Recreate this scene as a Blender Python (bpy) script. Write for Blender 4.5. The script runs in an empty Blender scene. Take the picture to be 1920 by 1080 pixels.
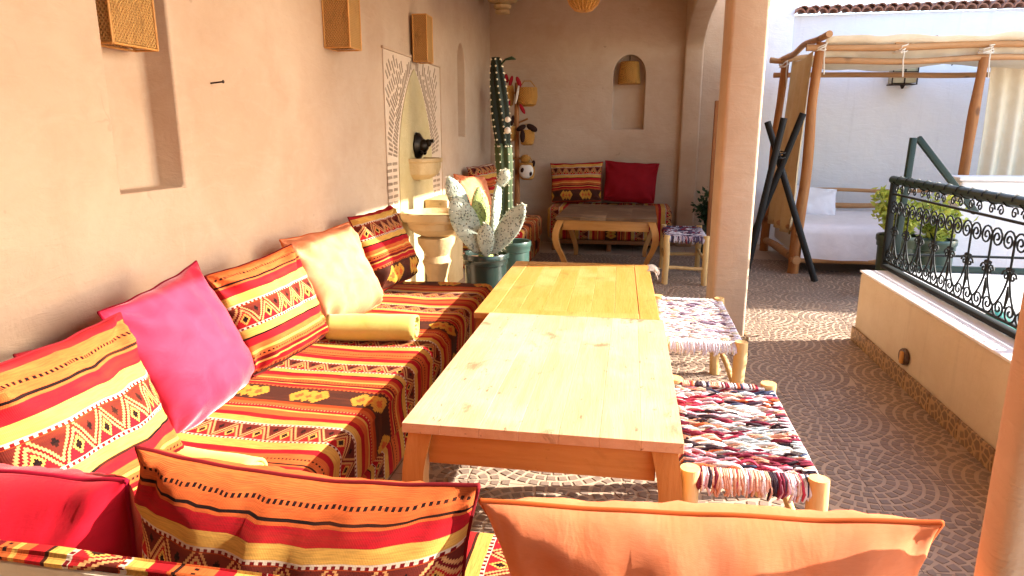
import bpy, bmesh, math, random
from mathutils import Vector, Matrix, noise as mn
R = math.radians
rng = random.Random(7)
C = bpy.context.scene.collection
scn = bpy.context.scene

# ---------------------------------------------------------------- camera, sky, sun, exposure
cam_d = bpy.data.cameras.new('camera'); cam = bpy.data.objects.new('camera', cam_d); C.objects.link(cam)
cam.location = (0, 0, 1.3); cam.rotation_euler = (R(90-12.895), 0, R(10.19))
cam_d.sensor_width = 36; cam_d.lens = 23.59; cam_d.clip_end = 400; cam_d.clip_start = .05
scn.camera = cam
SUN_EL, SUN_AZ = 28.0, 13.0            # sun stands to the right (+X), 13 degrees towards +Y
wld = bpy.data.worlds.new('World'); scn.world = wld; wld.use_nodes = True
wn = wld.node_tree.nodes; sky = wn.new('ShaderNodeTexSky'); sky.sky_type = 'NISHITA'
sky.sun_disc = False; sky.sun_elevation = R(SUN_EL); sky.sun_rotation = R(90-SUN_AZ); sky.dust_density = 1.5
wld.node_tree.links.new(sky.outputs[0], wn['Background'].inputs[0]); wn['Background'].inputs[1].default_value = .15
sl = bpy.data.lights.new('sun', 'SUN'); sl.energy = 3.7; sl.angle = R(.5); sl.color = (1, .93, .83)
so = bpy.data.objects.new('sun', sl); C.objects.link(so)
e, a = R(SUN_EL), R(SUN_AZ)
sund = Vector((math.cos(e)*math.cos(a), math.cos(e)*math.sin(a), math.sin(e)))
so.rotation_euler = (-sund).to_track_quat('-Z', 'Y').to_euler(); so.location = sund*30
scn.view_settings.view_transform = 'Standard'; scn.view_settings.look = 'None'
scn.view_settings.gamma = 1; scn.view_settings.exposure = 2.48; scn.view_settings.use_curve_mapping = False
scn.render.engine = 'CYCLES'
try:
    scn.cycles.use_denoising = True; scn.cycles.max_bounces = 10; scn.cycles.diffuse_bounces = 6
    scn.cycles.sample_clamp_indirect = 8
except Exception: pass

# ---------------------------------------------------------------- colours and node helpers
def hx(h):
    h = h.lstrip('#'); v = [int(h[i:i+2], 16)/255 for i in (0, 2, 4)]
    return tuple((c/12.92 if c <= .04045 else ((c+.055)/1.055)**2.4) for c in v) + (1,)
class Mt:
    """material with small helpers for building node expressions"""
    def __init__(s, name, rough=.6, spec=.3):
        s.m = bpy.data.materials.new(name); s.m.use_nodes = True; s.nt = s.m.node_tree
        s.b = s.nt.nodes['Principled BSDF']; s.set('Roughness', rough); s.set('Specular IOR Level', spec)
    def put(s, sock, v):
        if isinstance(v, bpy.types.NodeSocket): s.nt.links.new(v, sock)
        elif v is not None: sock.default_value = v
    def set(s, k, v): s.put(s.b.inputs[k], v)
    def n(s, t, **kw):
        nd = s.nt.nodes.new(t)
        for k, v in kw.items(): setattr(nd, k, v)
        return nd
    def ma(s, op, a, b=0., c=None):
        nd = s.n('ShaderNodeMath', operation=op); s.put(nd.inputs[0], a); s.put(nd.inputs[1], b)
        if c is not None: s.put(nd.inputs[2], c)
        return nd.outputs[0]
    def mix(s, f, a, b, bt='MIX'):
        nd = s.n('ShaderNodeMix', data_type='RGBA', blend_type=bt); s.put(nd.inputs[0], f); s.put(nd.inputs[6], a); s.put(nd.inputs[7], b)
        return nd.outputs[2]
    def ramp(s, f, stops, interp='LINEAR'):
        nd = s.n('ShaderNodeValToRGB'); cr = nd.color_ramp; cr.interpolation = interp
        while len(cr.elements) < len(stops): cr.elements.new(1.0)
        for el, (p, c) in zip(cr.elements, stops):
            el.position = p; el.color = c if not isinstance(c, (int, float)) else (c, c, c, 1)
        s.put(nd.inputs[0], f); return nd.outputs[0]
    def obj(s, scale=(1, 1, 1), rnd=True):
        tc = s.n('ShaderNodeTexCoord'); mp = s.n('ShaderNodeMapping'); s.nt.links.new(tc.outputs['Object'], mp.inputs[0])
        mp.inputs['Scale'].default_value = scale
        if rnd:
            oi = s.n('ShaderNodeObjectInfo'); cb = s.n('ShaderNodeCombineXYZ'); k = s.ma('MULTIPLY', oi.outputs['Random'], 37.)
            for i in range(3): s.nt.links.new(k, cb.inputs[i])
            s.nt.links.new(cb.outputs[0], mp.inputs['Location'])
        return mp.outputs[0]
    def uv(s, scale=(1, 1, 1)):
        tc = s.n('ShaderNodeUVMap'); tc.uv_map = 'UVMap'; mp = s.n('ShaderNodeMapping'); s.nt.links.new(tc.outputs[0], mp.inputs[0])
        mp.inputs['Scale'].default_value = scale; return mp.outputs[0]
    def sep(s, v):
        nd = s.n('ShaderNodeSeparateXYZ'); s.put(nd.inputs[0], v); return nd.outputs
    def noise(s, v, scale, det=4, rough=.55, dist=0):
        nd = s.n('ShaderNodeTexNoise'); s.put(nd.inputs['Vector'], v); nd.inputs['Scale'].default_value = scale
        nd.inputs['Detail'].default_value = det; nd.inputs['Roughness'].default_value = rough; nd.inputs['Distortion'].default_value = dist
        return nd.outputs[0]
    def bump(s, h, dist=.01, strength=1., prev=None):
        nd = s.n('ShaderNodeBump'); s.put(nd.inputs['Height'], h); nd.inputs['Distance'].default_value = dist
        nd.inputs['Strength'].default_value = strength
        if prev is not None: s.put(nd.inputs['Normal'], prev)
        s.set('Normal', nd.outputs[0]); return nd.outputs[0]

def plaster(name, base, dark, light, patch=.5, bump=.004, rough=.75, cracks=False, streak=0.):
    m = Mt(name, rough, .25); o = m.obj(rnd=False)
    n1 = m.noise(o, 1.3, 5, .6, .4); n2 = m.noise(o, 6, 5, .65, .3); n3 = m.noise(o, 45, 3, .6)
    c = m.mix(m.ramp(n1, [(.32, 0.), (.7, 1.)]), dark, light)
    c = m.mix(patch, base, c)
    c = m.mix(m.ma('MULTIPLY', m.ramp(n2, [(.45, 0.), (.75, 1.)]), .35), c, dark)
    st = m.ramp(m.noise(o, 3.1, 6, .7, .8), [(.66, 0.), (.74, 1.)])
    c = m.mix(m.ma('MULTIPLY', st, .22), c, light)
    sp = m.ramp(m.noise(o, 9.7, 2, .5), [(.76, 0.), (.80, 1.)])
    c = m.mix(m.ma('MULTIPLY', sp, .5), c, tuple(x*.55 for x in dark[:3])+(1,))
    tr = m.noise(m.obj((2., 2., 7.), False), 2.4, 5, .7, 1.2)          # trowel strokes
    c = m.mix(m.ma('MULTIPLY', m.ramp(tr, [(.5, 0.), (.72, 1.)]), .16), c, light)
    if cracks:
        v = m.n('ShaderNodeTexVoronoi', feature='DISTANCE_TO_EDGE'); wv = m.n('ShaderNodeVectorMath', operation='ADD')
        nz = m.n('ShaderNodeTexNoise'); m.put(nz.inputs['Vector'], o); nz.inputs['Scale'].default_value = 5; sc = m.n('ShaderNodeVectorMath', operation='SCALE'); sc.inputs[3].default_value = .35
        m.put(sc.inputs[0], nz.outputs[1]); m.put(wv.inputs[0], o); m.put(wv.inputs[1], sc.outputs[0]); m.put(v.inputs['Vector'], wv.outputs[0]); v.inputs['Scale'].default_value = 1.3
        ck = m.ma('MULTIPLY', m.ramp(v.outputs['Distance'], [(.0015, 1.), (.005, 0.)]), m.ramp(m.noise(o, 1.7, 2), [(.62, 0.), (.70, 1.)]))
        c = m.mix(m.ma('MULTIPLY', ck, .22), c, tuple(x*.4 for x in dark[:3])+(1,))
        _, _, zz = m.sep(o)                                                # scuffed, rubbed zone behind the seats
        sf = m.ma('MULTIPLY', m.ramp(zz, [(.55, 1.), (1.15, 0.)]), m.ramp(m.noise(m.obj((1, 2, 5), False), 2.2, 5, .7, .5), [(.45, 0.), (.7, 1.)]))
        c = m.mix(m.ma('MULTIPLY', sf, .3), c, hx('#9a8a7c'))
    if streak:
        sk_ = m.noise(m.obj((5, 5, .35), False), 2.2, 5, .7, .2)
        c = m.mix(m.ma('MULTIPLY', m.ramp(sk_, [(.55, 0.), (.75, 1.)]), streak), c, tuple(x*.62 for x in dark[:3])+(1,))
    m.set('Base Color', c)
    b = m.bump(tr, .012, .45); b = m.bump(n1, .03, .35, b); b = m.bump(n2, bump*2.5, .7, b); m.bump(n3, bump*.5, .4, b)
    return m.m
def wood(name, c1, c2, c3=None, axis='Y', rough=.55, grain=1., knots=.0, spec=.35, stain=.25):
    m = Mt(name, rough, spec); sc = {'X': (1.2, 14, 14), 'Y': (14, 1.2, 14), 'Z': (14, 14, 1.2)}[axis]
    o = m.obj(sc); g = m.noise(o, 1.6, 6, .65, .6); g2 = m.noise(o, 7, 4, .7, .2)
    lo = m.noise(m.obj((1, 1, 1)), 2.2, 4, .6, .3)
    c = m.mix(m.ramp(g, [(.32, 0.), (.68, 1.)]), c1, c2)
    c = m.mix(m.ma('MULTIPLY', m.ramp(g2, [(.5, 0.), (.8, 1.)]), .5*grain), c, c1)
    if c3 is not None: c = m.mix(m.ma('MULTIPLY', m.ramp(lo, [(.5, 0.), (.72, 1.)]), .75), c, c3)
    if knots:
        v = m.n('ShaderNodeTexVoronoi'); v.inputs['Scale'].default_value = 2.6; m.put(v.inputs['Vector'], m.obj((1.6, 1.6, 1.) if axis == 'Z' else (1., 1., 1.)))
        k = m.ramp(v.outputs['Distance'], [(.06, 1.), (.13, 0.)]); c = m.mix(m.ma('MULTIPLY', k, knots), c, tuple(x*.35 for x in c1[:3])+(1,))
    bl = m.ma('MULTIPLY', m.ramp(m.noise(m.obj((1.4, 1, 1.4) if axis == 'Y' else (1, 1, 1), False), 4.2, 5, .7, .7), [(.59, 0.), (.68, 1.)]), stain)
    c = m.mix(bl, c, tuple(x*.62 for x in c1[:3])+(1,))
    sp_ = m.ma('MULTIPLY', m.ramp(m.noise(m.obj((3, 1, 3), False), 17, 3, .6, .3), [(.66, 0.), (.72, 1.)]), stain); c = m.mix(sp_, c, tuple(x*.5 for x in c1[:3])+(1,))
    m.set('Base Color', c); m.set('Roughness', m.ma('MULTIPLY_ADD', g2, .3, rough-.12))
    m.bump(g2, .0025, .5); return m.m
def plain(name, col, rough=.5, spec=.4, var=.15, metal=0., scale=12):
    m = Mt(name, rough, spec); n1 = m.noise(m.obj(), scale, 4, .6)
    m.set('Base Color', m.mix(m.ma('MULTIPLY', n1, var*2), col, tuple(x*.5 for x in col[:3])+(1,)))
    m.set('Metallic', metal); m.bump(n1, .002, .3); return m.m
def cloth(name, col, col2, sheen=0., weave=3800., rough=.85, sheen_tint=(1, 1, 1, 1), fold=.0):
    m = Mt(name, rough, .15); u = m.uv(); n1 = m.noise(u, 9, 4, .6, .5); n2 = m.noise(m.uv((1, 6, 1)), 60, 3, .6)
    c = m.mix(m.ramp(n1, [(.3, 0.), (.75, 1.)]), col, col2)
    c = m.mix(m.ma('MULTIPLY', n2, .35), c, tuple(x*.7 for x in col[:3])+(1,))
    m.set('Base Color', c)
    if sheen: m.set('Sheen Weight', sheen); m.set('Sheen Roughness', .35); m.set('Sheen Tint', sheen_tint)
    x, y, _ = m.sep(u)
    w = m.ma('MULTIPLY', m.ma('SINE', m.ma('MULTIPLY', x, weave)), m.ma('SINE', m.ma('MULTIPLY', y, weave)))
    b = m.bump(n1, .006, .5); m.bump(m.ma('ADD', m.ma('MULTIPLY', w, .3), n2), .0007, .4, b); return m.m

P_K = .95
def kilim(name, sat=1.0):
    """woven kilim: uv in metres, v runs across the stripes"""
    m = Mt(name, .9, .1); uv = m.uv(); u, v, _ = m.sep(uv)
    wob = m.noise(m.uv((3, 3, 1)), 2.5, 2, .5)
    v = m.ma('ADD', v, m.ma('MULTIPLY_ADD', wob, .012, -.006))
    t = m.ma('FLOORED_MODULO', v, P_K)
    RED, DRED, ORA, YEL, DRK, GLD, BLK, WHT, RUST = [hx(c) for c in ('#a4141e', '#6a0c14', '#c05a2a', '#cc9a4a', '#43241a', '#c4905a', '#150b0a', '#c9b49e', '#9c3a16')]
    st = [(0, DRK), (.135, ORA), (.150, RED), (.172, YEL), (.180, DRED), (.196, ORA), (.222, YEL), (.232, ORA), (.255, RED), (.285, BLK), (.290, YEL), (.325, WHT),
          (.337, RUST), (.420, WHT), (.432, YEL), (.470, RED), (.505, ORA), (.515, BLK), (.520, ORA), (.58, RED), (.612, YEL), (.655, WHT), (.667, RUST), (.760, WHT),
          (.772, YEL), (.806, RED), (.832, ORA), (.866, YEL), (.878, RED), (.905, ORA), (.925, RUST)]
    base = m.ramp(m.ma('DIVIDE', t, P_K), [(p/P_K, c) for p, c in st], 'CONSTANT')
    rng_ = lambda x, a, b: m.ma('MULTIPLY', m.ma('GREATER_THAN', x, a), m.ma('LESS_THAN', x, b))
    def zig(c, a, b, per):
        s = m.ma('DIVIDE', m.ma('SUBTRACT', t, a), b-a); band = rng_(s, 0, 1)
        sx = m.ma('DIVIDE', m.ma('SNAP', u, .0035), per)
        tri = m.ma('MULTIPLY', m.ma('PINGPONG', sx, .5), 2.)            # 0..1
        d = m.ma('ABSOLUTE', m.ma('SUBTRACT', s, tri))
        c2 = m.mix(m.ma('LESS_THAN', s, tri), hx('#5e2018'), RED)
        c2 = m.mix(m.ma('LESS_THAN', d, .22), c2, GLD)
        c2 = m.mix(m.ma('LESS_THAN', d, .07), c2, DRED)
        # small diamonds inside the triangles
        q = m.ma('ADD', m.ma('MULTIPLY', m.ma('SUBTRACT', 1., tri), 1.2), m.ma('MULTIPLY', m.ma('ABSOLUTE', m.ma('SUBTRACT', s, .36)), 1.3))
        c2 = m.mix(m.ma('LESS_THAN', q, .40), c2, YEL); c2 = m.mix(m.ma('LESS_THAN', q, .24), c2, BLK)
        q = m.ma('ADD', m.ma('MULTIPLY', tri, 1.2), m.ma('MULTIPLY', m.ma('ABSOLUTE', m.ma('SUBTRACT', s, .70)), 1.3))
        c2 = m.mix(m.ma('LESS_THAN', q, .22), c2, BLK)
        return m.mix(band, c, c2)
    c = zig(base, .337, .420, .085); c = zig(c, .667, .760, .095)
    # stepped double diamonds in the dark band
    s = m.ma('DIVIDE', t, .135); band = rng_(s, .06, .94); pd = .235
    fx = m.ma('SUBTRACT', m.ma('FRACT', m.ma('DIVIDE', u, pd)), .5)
    def dia(off, r):
        q = m.ma('ADD', m.ma('ABSOLUTE', m.ma('SUBTRACT', m.ma('SNAP', fx, .03), off)), m.ma('MULTIPLY', m.ma('ABSOLUTE', m.ma('SUBTRACT', m.ma('SNAP', s, .09), .48)), .36))
        return m.ma('LESS_THAN', q, r)
    di = m.ma('MAXIMUM', m.ma('MAXIMUM', dia(-.16, .18), dia(.16, .18)), dia(0., .15))
    di2 = m.ma('MAXIMUM', m.ma('MAXIMUM', dia(-.16, .07), dia(.16, .07)), dia(0., .05))
    c = m.mix(m.ma('MULTIPLY', di, band), c, hx('#c48c34')); c = m.mix(m.ma('MULTIPLY', di2, band), c, ORA)
    # dotted lines
    def dots(c, a, b, fr, col):
        k = m.ma('MULTIPLY', rng_(t, a, b), m.ma('LESS_THAN', m.ma('FRACT', m.ma('MULTIPLY', u, fr)), .5)); return m.mix(k, c, col)
    for a_, col in ((.327, DRED), (.422, DRED), (.657, DRED), (.762, DRED)): c = dots(c, a_, a_+.008, 70, col)
    c = dots(c, .545, .553, 85, BLK); c = dots(c, .137, .147, 60, DRED); c = dots(c, .895, .903, 85, GLD); c = dots(c, .205, .212, 85, BLK)
    # heathered yarn along the weft and worn tone
    h = m.noise(m.uv((22, 260, 1)), 1., 3, .7); lo = m.noise(m.uv((1, 4, 1)), 4., 3, .6)
    c = m.mix(m.ma('MULTIPLY', m.ramp(h, [(.4, 0.), (.75, 1.)]), .5), c, (.05, .015, .01, 1))
    c = m.mix(m.ma('MULTIPLY', m.ramp(lo, [(.5, 0.), (.8, 1.)]), .18), c, ORA)
    m.set('Base Color', c)
    w = m.ma('ADD', m.ma('MULTIPLY', m.ma('SINE', m.ma('MULTIPLY', v, 3000.)), .6), h)
    rib = m.ma('SINE', m.ma('MULTIPLY', u, 2400.))
    b = m.bump(lo, .004, .4); m.bump(m.ma('ADD', w, m.ma('MULTIPLY', rib, .4)), .0008, .5, b)
    return m.m

M = {}
M['wall'] = plaster('tadelakt beige', hx('#bfa68d'), hx('#ae9074'), hx('#ccb69f'), .5, cracks=True)
M['fount'] = plaster('ochre tadelakt', hx('#c2b083'), hx('#ad9a6b'), hx('#cebf98'), .6)
M['panel'] = plaster('pale carved plaster', hx('#d2bca4'), hx('#c2a88e'), hx('#dccab6'), .5, .003)
M['brick'] = plaster('grey clay brick', hx('#a08a74'), hx('#86705c'), hx('#b5a08a'), .8, .003)
M['white'] = plaster('white lime wash', hx('#eeeff3'), hx('#e4e5ea'), hx('#f3f4f7'), .5, .003, streak=.22)
M['cream'] = plaster('cream painted plaster', hx('#d0bfa6'), hx('#bfa98a'), hx('#dccfba'), .5, .004, streak=.25)
M['stone'] = plaster('yellow cut stone', hx('#c4a674'), hx('#a98a58'), hx('#d6bf96'), .7, .006)
M['kilim'] = kilim('striped kilim wool')
M['orange'] = cloth('orange cotton', hx('#d9784a'), hx('#e08d65'))
M['peach'] = cloth('peach orange cotton', hx('#d57c50'), hx('#de9470'))
M['orange_pipe'] = cloth('orange cotton seam', hx('#b8501f'), hx('#c55f2a'))
M['pink'] = cloth('raspberry velvet', hx('#c4213f'), hx('#ce3450'), 1.0, 5200, .7, (1., .68, .70, 1))
M['pink_pipe'] = cloth('raspberry seam', hx('#8c0a26'), hx('#a0102e'))
M['red'] = cloth('crimson velvet', hx('#a3081c'), hx('#b81028'), .4, 5200, .7, (1., .4, .4, 1))
M['dred'] = cloth('dark red cotton', hx('#7c0a14'), hx('#8c101a'))
M['maroon'] = cloth('maroon seam', hx('#6a1016'), hx('#7b161b'))
M['towel'] = cloth('yellow green towelling', hx('#b5aa55'), hx('#c4bb6c'), .3, 2500, .95)
M['linen'] = cloth('white bed linen', hx('#dcd8dc'), hx('#e8e5e8'))
M['canvas'] = cloth('cream canvas', hx('#e2d6ba'), hx('#ece2cc'))
M['canvas2'] = cloth('straw canvas', hx('#d0b68a'), hx('#dac49c'))
M['table'] = wood('pale limed pine', hx('#b48d68'), hx('#c19d7c'), hx('#ccad90'), 'Y', .5, .35, .35, stain=1.0)
M['table2'] = wood('honey pine', hx('#b27a34'), hx('#bd8746'), hx('#c99a62'), 'Y', .45, .4, stain=.6)
M['tleg'] = wood('honey varnished pine', hx('#a06a30'), hx('#b38046'), None, 'Z', .42, .8)
M['trail'] = wood('honey varnished rail', hx('#a06a30'), hx('#b38046'), None, 'X', .42, .8)
M['worn'] = wood('worn brown table board', hx('#472f1a'), hx('#6b4a2b'), hx('#94775a'), 'X', .6, 1.)
M['pole'] = wood('peeled pole', hx('#8a552c'), hx('#ab743f'), None, 'Z', .6, .7, .8)
M['poleh'] = wood('peeled beam', hx('#a57648'), hx('#bf9264'), None, 'X', .6, .7, .8)
M['stoolw'] = wood('pale poplar', hx('#c09a5e'), hx('#d2b07a'), None, 'Z', .55, .6, .3)
M['dwood'] = wood('brown plank', hx('#7a4a26'), hx('#8f5a30'), None, 'Z', .6)
M['black'] = plain('black painted wood', hx('#100f10'), .6, .3, .2)
M['green'] = plain('dark green enamel', hx('#09271f'), .45, .4, .2)
M['iron'] = plain('black green wrought iron', hx('#080e0c'), .6, .3, .2)
M['bronze'] = plain('dark bronze', hx('#2c241c'), .35, .6, .3, .8)
M['potg'] = plain('green glazed pot', hx('#26352f'), .25, .5, .35, 0, 6)
M['pott'] = plain('teal glazed pot', hx('#3c554d'), .3, .5, .3, 0, 6)
M['potd'] = plain('dark green pot', hx('#33412e'), .4, .5, .2)
M['soil'] = plain('dry soil', hx('#7a5a42'), .95, .1, .5, 0, 60)
M['tile_teal'] = plain('green glazed roof tile', hx('#0f6a5a'), .18, .6, .4, 0, 9)
M['clay'] = plain('terracotta tile', hx('#b57f68'), .8, .2, .5, 0, 14)
M['cob'] = plain('taupe cobble', hx('#958070'), .5, .35, .5, 0, 7)
M['socket'] = plain('brown plastic', hx('#4a3526'), .35, .5, .1)
M['rope'] = cloth('white cotton rope', hx('#d8ccb8'), hx('#e4dac8'))
M['nail'] = plain('rusty iron', hx('#3a2a20'), .6, .4, .3, .6)
M['glass'] = plain('brass lantern pane', hx('#cbbb90'), .25, .5, .3)
M['basketr'] = plain('red felt', hx('#9a1f28'), .9, .1, .2)
M['feltb'] = plain('dark brown felt', hx('#33201b'), .9, .1, .2)
M['feltw'] = plain('white felt', hx('#d8d0c4'), .9, .1, .1)
def m_basket(name, c1, c2, fu=430., fv=340.):
    m = Mt(name, .65, .25); x, y, z = m.sep(m.obj((1, 1, 1), False))
    p = m.ma('ADD', x, y)
    w = m.ma('MULTIPLY', m.ma('SINE', m.ma('MULTIPLY', p, fu)), m.ma('SINE', m.ma('MULTIPLY', z, fv)))
    n1 = m.noise(m.obj((6, 6, 2)), 3, 5, .7)
    c = m.mix(m.ramp(w, [(.25, 0.), (.75, 1.)]), c1, c2); c = m.mix(m.ramp(n1, [(.55, 0.), (.75, 1.)]), c, tuple(v*.45 for v in c1[:3])+(1,))
    m.set('Base Color', c); m.bump(w, .004, .9); return m.m
M['rattan'] = m_basket('woven rattan', hx('#bd9054'), hx('#8f6733'))
M['cane'] = wood('cane frame', hx('#bd8540'), hx('#cf9a55'), None, 'Z', .5)
M['straw'] = m_basket('woven straw', hx('#b9853c'), hx('#8a5a22'), 320, 260)
def m_floor():
    m = Mt('pale tile grout', .55, .35); o = m.obj(rnd=False); n1 = m.noise(o, 3, 5, .6); n2 = m.noise(o, 40, 4, .6)
    x, y, z = m.sep(o)
    c = m.mix(n1, hx('#ad9680'), hx('#b9a28a')); c = m.mix(m.ma('MULTIPLY', n2, .4), c, hx('#8f7862'))
    def line(q, off): return m.ma('LESS_THAN', m.ma('ABSOLUTE', m.ma('SUBTRACT', m.ma('FRACT', m.ma('DIVIDE', m.ma('SUBTRACT', q, off), .3)), .5)), .006)
    c = m.mix(m.ma('MAXIMUM', line(x, .914+.15), line(y, 2.594+.15)), c, hx('#6e5a4a'))
    m.set('Base Color', c); m.bump(n2, .002, .4); return m.m
M['grout'] = m_floor()
def m_cobskirt():
    m = Mt('cobble pattern skirting', .5, .35); o = m.obj((1, 1, 1), False)
    v = m.n('ShaderNodeTexVoronoi', feature='DISTANCE_TO_EDGE'); m.put(v.inputs['Vector'], o); v.inputs['Scale'].default_value = 26
    k = m.ramp(v.outputs['Distance'], [(.06, 0.), (.13, 1.)]); n = m.noise(o, 9, 3)
    m.set('Base Color', m.mix(k, hx('#b0906a'), m.mix(n, hx('#6d563f'), hx('#8b7055')))); m.bump(k, .003, .6); return m.m
M['skirt'] = m_cobskirt()
def m_yarn():
    m = Mt('rag yarn', .9, .1); at = m.n('ShaderNodeVertexColor'); at.layer_name = 'Col'
    n = m.noise(m.obj((1, 1, 1)), 160, 3, .6)
    m.set('Base Color', m.mix(m.ma('MULTIPLY', n, .5), at.outputs[0], (.08, .06, .07, 1))); m.bump(n, .003, .8); return m.m
M['yarn'] = m_yarn()
def m_leaf(name, c1, c2):
    m = Mt(name, .5, .35); oi = m.noise(m.obj((1, 1, 1)), 14, 3, .6)
    m.set('Base Color', m.mix(m.ramp(oi, [(.35, 0.), (.7, 1.)]), c1, c2)); m.set('Subsurface Weight', .0)
    tr = m.n('ShaderNodeBsdfTranslucent'); m.put(tr.inputs[0], c2); mx = m.n('ShaderNodeMixShader'); mx.inputs[0].default_value = .25
    m.nt.links.new(m.b.outputs[0], mx.inputs[1]); m.nt.links.new(tr.outputs[0], mx.inputs[2])
    m.nt.links.new(mx.outputs[0], m.nt.nodes['Material Output'].inputs[0]); return m.m
M['leaf'] = m_leaf('yellow green leaf', hx('#7d9638'), hx('#c0c55c'))
M['leafd'] = m_leaf('dark leaf', hx('#1e3320'), hx('#35502c'))
def m_cactus(name, c1, c2, dots=True, sc=58.):
    m = Mt(name, .6, .3); o = m.obj((1, 1, 1)); n = m.noise(o, 9, 4, .6)
    c = m.mix(m.ramp(n, [(.3, 0.), (.7, 1.)]), c1, c2)
    if dots:
        v = m.n('ShaderNodeTexVoronoi'); m.put(v.inputs['Vector'], o); v.inputs['Scale'].default_value = sc
        k = m.ramp(v.outputs['Distance'], [(.18, 1.), (.42, 0.)]); c = m.mix(m.ma('MULTIPLY', k, .75), c, hx('#46524c'))
        m.bump(k, .006, .8)
    m.set('Base Color', c); return m.m
M['pad'] = m_cactus('prickly pear skin', hx('#9dab98'), hx('#c3cdbb'))
M['pady'] = m_cactus('young prickly pear skin', hx('#8fa25a'), hx('#aabb72'))
M['cact'] = m_cactus('columnar cactus skin', hx('#10180f'), hx('#1d2a19'), False)
M['cact2'] = m_cactus('old cactus skin', hx('#2c3a22'), hx('#465330'), False)
M['spine'] = plain('pale spines', hx('#d8d0b4'), .7, .2, .1)

# ---------------------------------------------------------------- mesh helpers
def fin(name, bm, mat, parent=None, smooth=30, loc=None):
    bmesh.ops.recalc_face_normals(bm, faces=bm.faces)
    me = bpy.data.meshes.new(name); bm.to_mesh(me); bm.free(); me.materials.append(M[mat] if isinstance(mat, str) else mat)
    if smooth:
        me.polygons.foreach_set('use_smooth', [True]*len(me.polygons))
        me.set_sharp_from_angle(angle=R(smooth))
    o = bpy.data.objects.new(name, me); C.objects.link(o)
    if parent is not None: o.parent = parent
    if loc is not None: o.location = loc
    return o
def tag(o, label, cat=None, group=None, kind=None):
    if label: o['label'] = label
    if cat: o['category'] = cat
    if group: o['group'] = group
    if kind: o['kind'] = kind
    return o
def thing(name, label, cat, loc=(0, 0, 0), rz=0, group=None):
    o = bpy.data.objects.new(name, None); C.objects.link(o); o.location = loc; o.rotation_euler = (0, 0, rz); o.empty_display_size = .1
    return tag(o, label, cat, group)
def dup(root, loc, rz, label, rnd=None):
    r = root.copy(); C.objects.link(r); r.location = loc; r.rotation_euler = (0, 0, rz); r['label'] = label
    for ch in list(root.children):
        c = ch.copy(); C.objects.link(c); c.parent = r
        for g in list(ch.children):
            d = g.copy(); C.objects.link(d); d.parent = c
    return r
def NB(): return bmesh.new()
def merge(bm, tmp, mat=None):
    me = bpy.data.meshes.new('tmp'); 
    if mat is not None: bmesh.ops.transform(tmp, matrix=mat, verts=tmp.verts)
    tmp.to_mesh(me); tmp.free(); bm.from_mesh(me); bpy.data.meshes.remove(me)
def box(bm, x0, x1, y0, y1, z0, z1, bev=.004, mat=None, seg=2):
    t = bmesh.new(); bmesh.ops.create_cube(t, size=1)
    bmesh.ops.scale(t, vec=(x1-x0, y1-y0, z1-z0), verts=t.verts); bmesh.ops.translate(t, vec=((x0+x1)/2, (y0+y1)/2, (z0+z1)/2), verts=t.verts)
    if bev: bmesh.ops.bevel(t, geom=t.edges[:], offset=bev, segments=seg, affect='EDGES', profile=.5)
    merge(bm, t, mat)
def tube(bm, pts, rad, sides=8, cap=True, closed=False):
    pts = [Vector(p) for p in pts]; n = len(pts)
    rad = rad if isinstance(rad, (list, tuple)) else [rad]*n
    T = [(pts[(i+1) % n if closed else min(i+1, n-1)]-pts[(i-1) % n if closed else max(i-1, 0)]).normalized() for i in range(n)]
    up = Vector((0, 0, 1)) if abs(T[0].z) < .9 else Vector((1, 0, 0)); N_ = (up-T[0]*up.dot(T[0])).normalized(); rings = []
    for i in range(n):
        N_ = (N_-T[i]*N_.dot(T[i])); N_ = N_.normalized() if N_.length > 1e-6 else T[i].orthogonal().normalized(); B = T[i].cross(N_)
        rings.append([bm.verts.new(pts[i]+(N_*math.cos(2*math.pi*k/sides)+B*math.sin(2*math.pi*k/sides))*rad[i]) for k in range(sides)])
    fs = []
    for i in range(n if closed else n-1):
        a, b = rings[i], rings[(i+1) % n]
        for k in range(sides): fs.append(bm.faces.new((a[k], a[(k+1) % sides], b[(k+1) % sides], b[k])))
    if cap and not closed:
        fs.append(bm.faces.new(rings[0][::-1])); fs.append(bm.faces.new(rings[-1]))
    return fs
def log(bm, p0, p1, r0, r1, seed=0, wob=.012, n=14, sides=10):
    p0, p1 = Vector(p0), Vector(p1); pts = []; rs = []
    for i in range(n+1):
        t = i/n; q = p0.lerp(p1, t); d = Vector((mn.noise((t*2.5, seed, 1.3)), mn.noise((t*2.5, seed, 7.7)), mn.noise((t*2.5, seed, 4.1))))
        pts.append(q+d*wob*2*min(1, 4*t*(1-t)+.15)); rs.append((r0+(r1-r0)*t)*(1+.13*mn.noise((t*6, seed+3, .5))))
    tube(bm, pts, rs, sides)
def lathe(bm, prof, n=24, c=(0, 0, 0), a0=0, a1=2*math.pi, flute=0, nf=8):
    full = abs(a1-a0-2*math.pi) < 1e-6; m = n if full else n+1; rings = []
    for r, z in prof:
        ring = []
        for k in range(m):
            an = a0+(a1-a0)*k/n; rr = r*(1+flute*abs(math.sin(an*nf/2))) if flute else r
            ring.append(bm.verts.new((c[0]+rr*math.cos(an), c[1]+rr*math.sin(an), c[2]+z)))
        rings.append(ring)
    for a, b in zip(rings, rings[1:]):
        for k in range(n): bm.faces.new((a[k], a[(k+1) % m], b[(k+1) % m], b[k]))
    if full:
        bm.faces.new(rings[0][::-1]); bm.faces.new(rings[-1])
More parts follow.
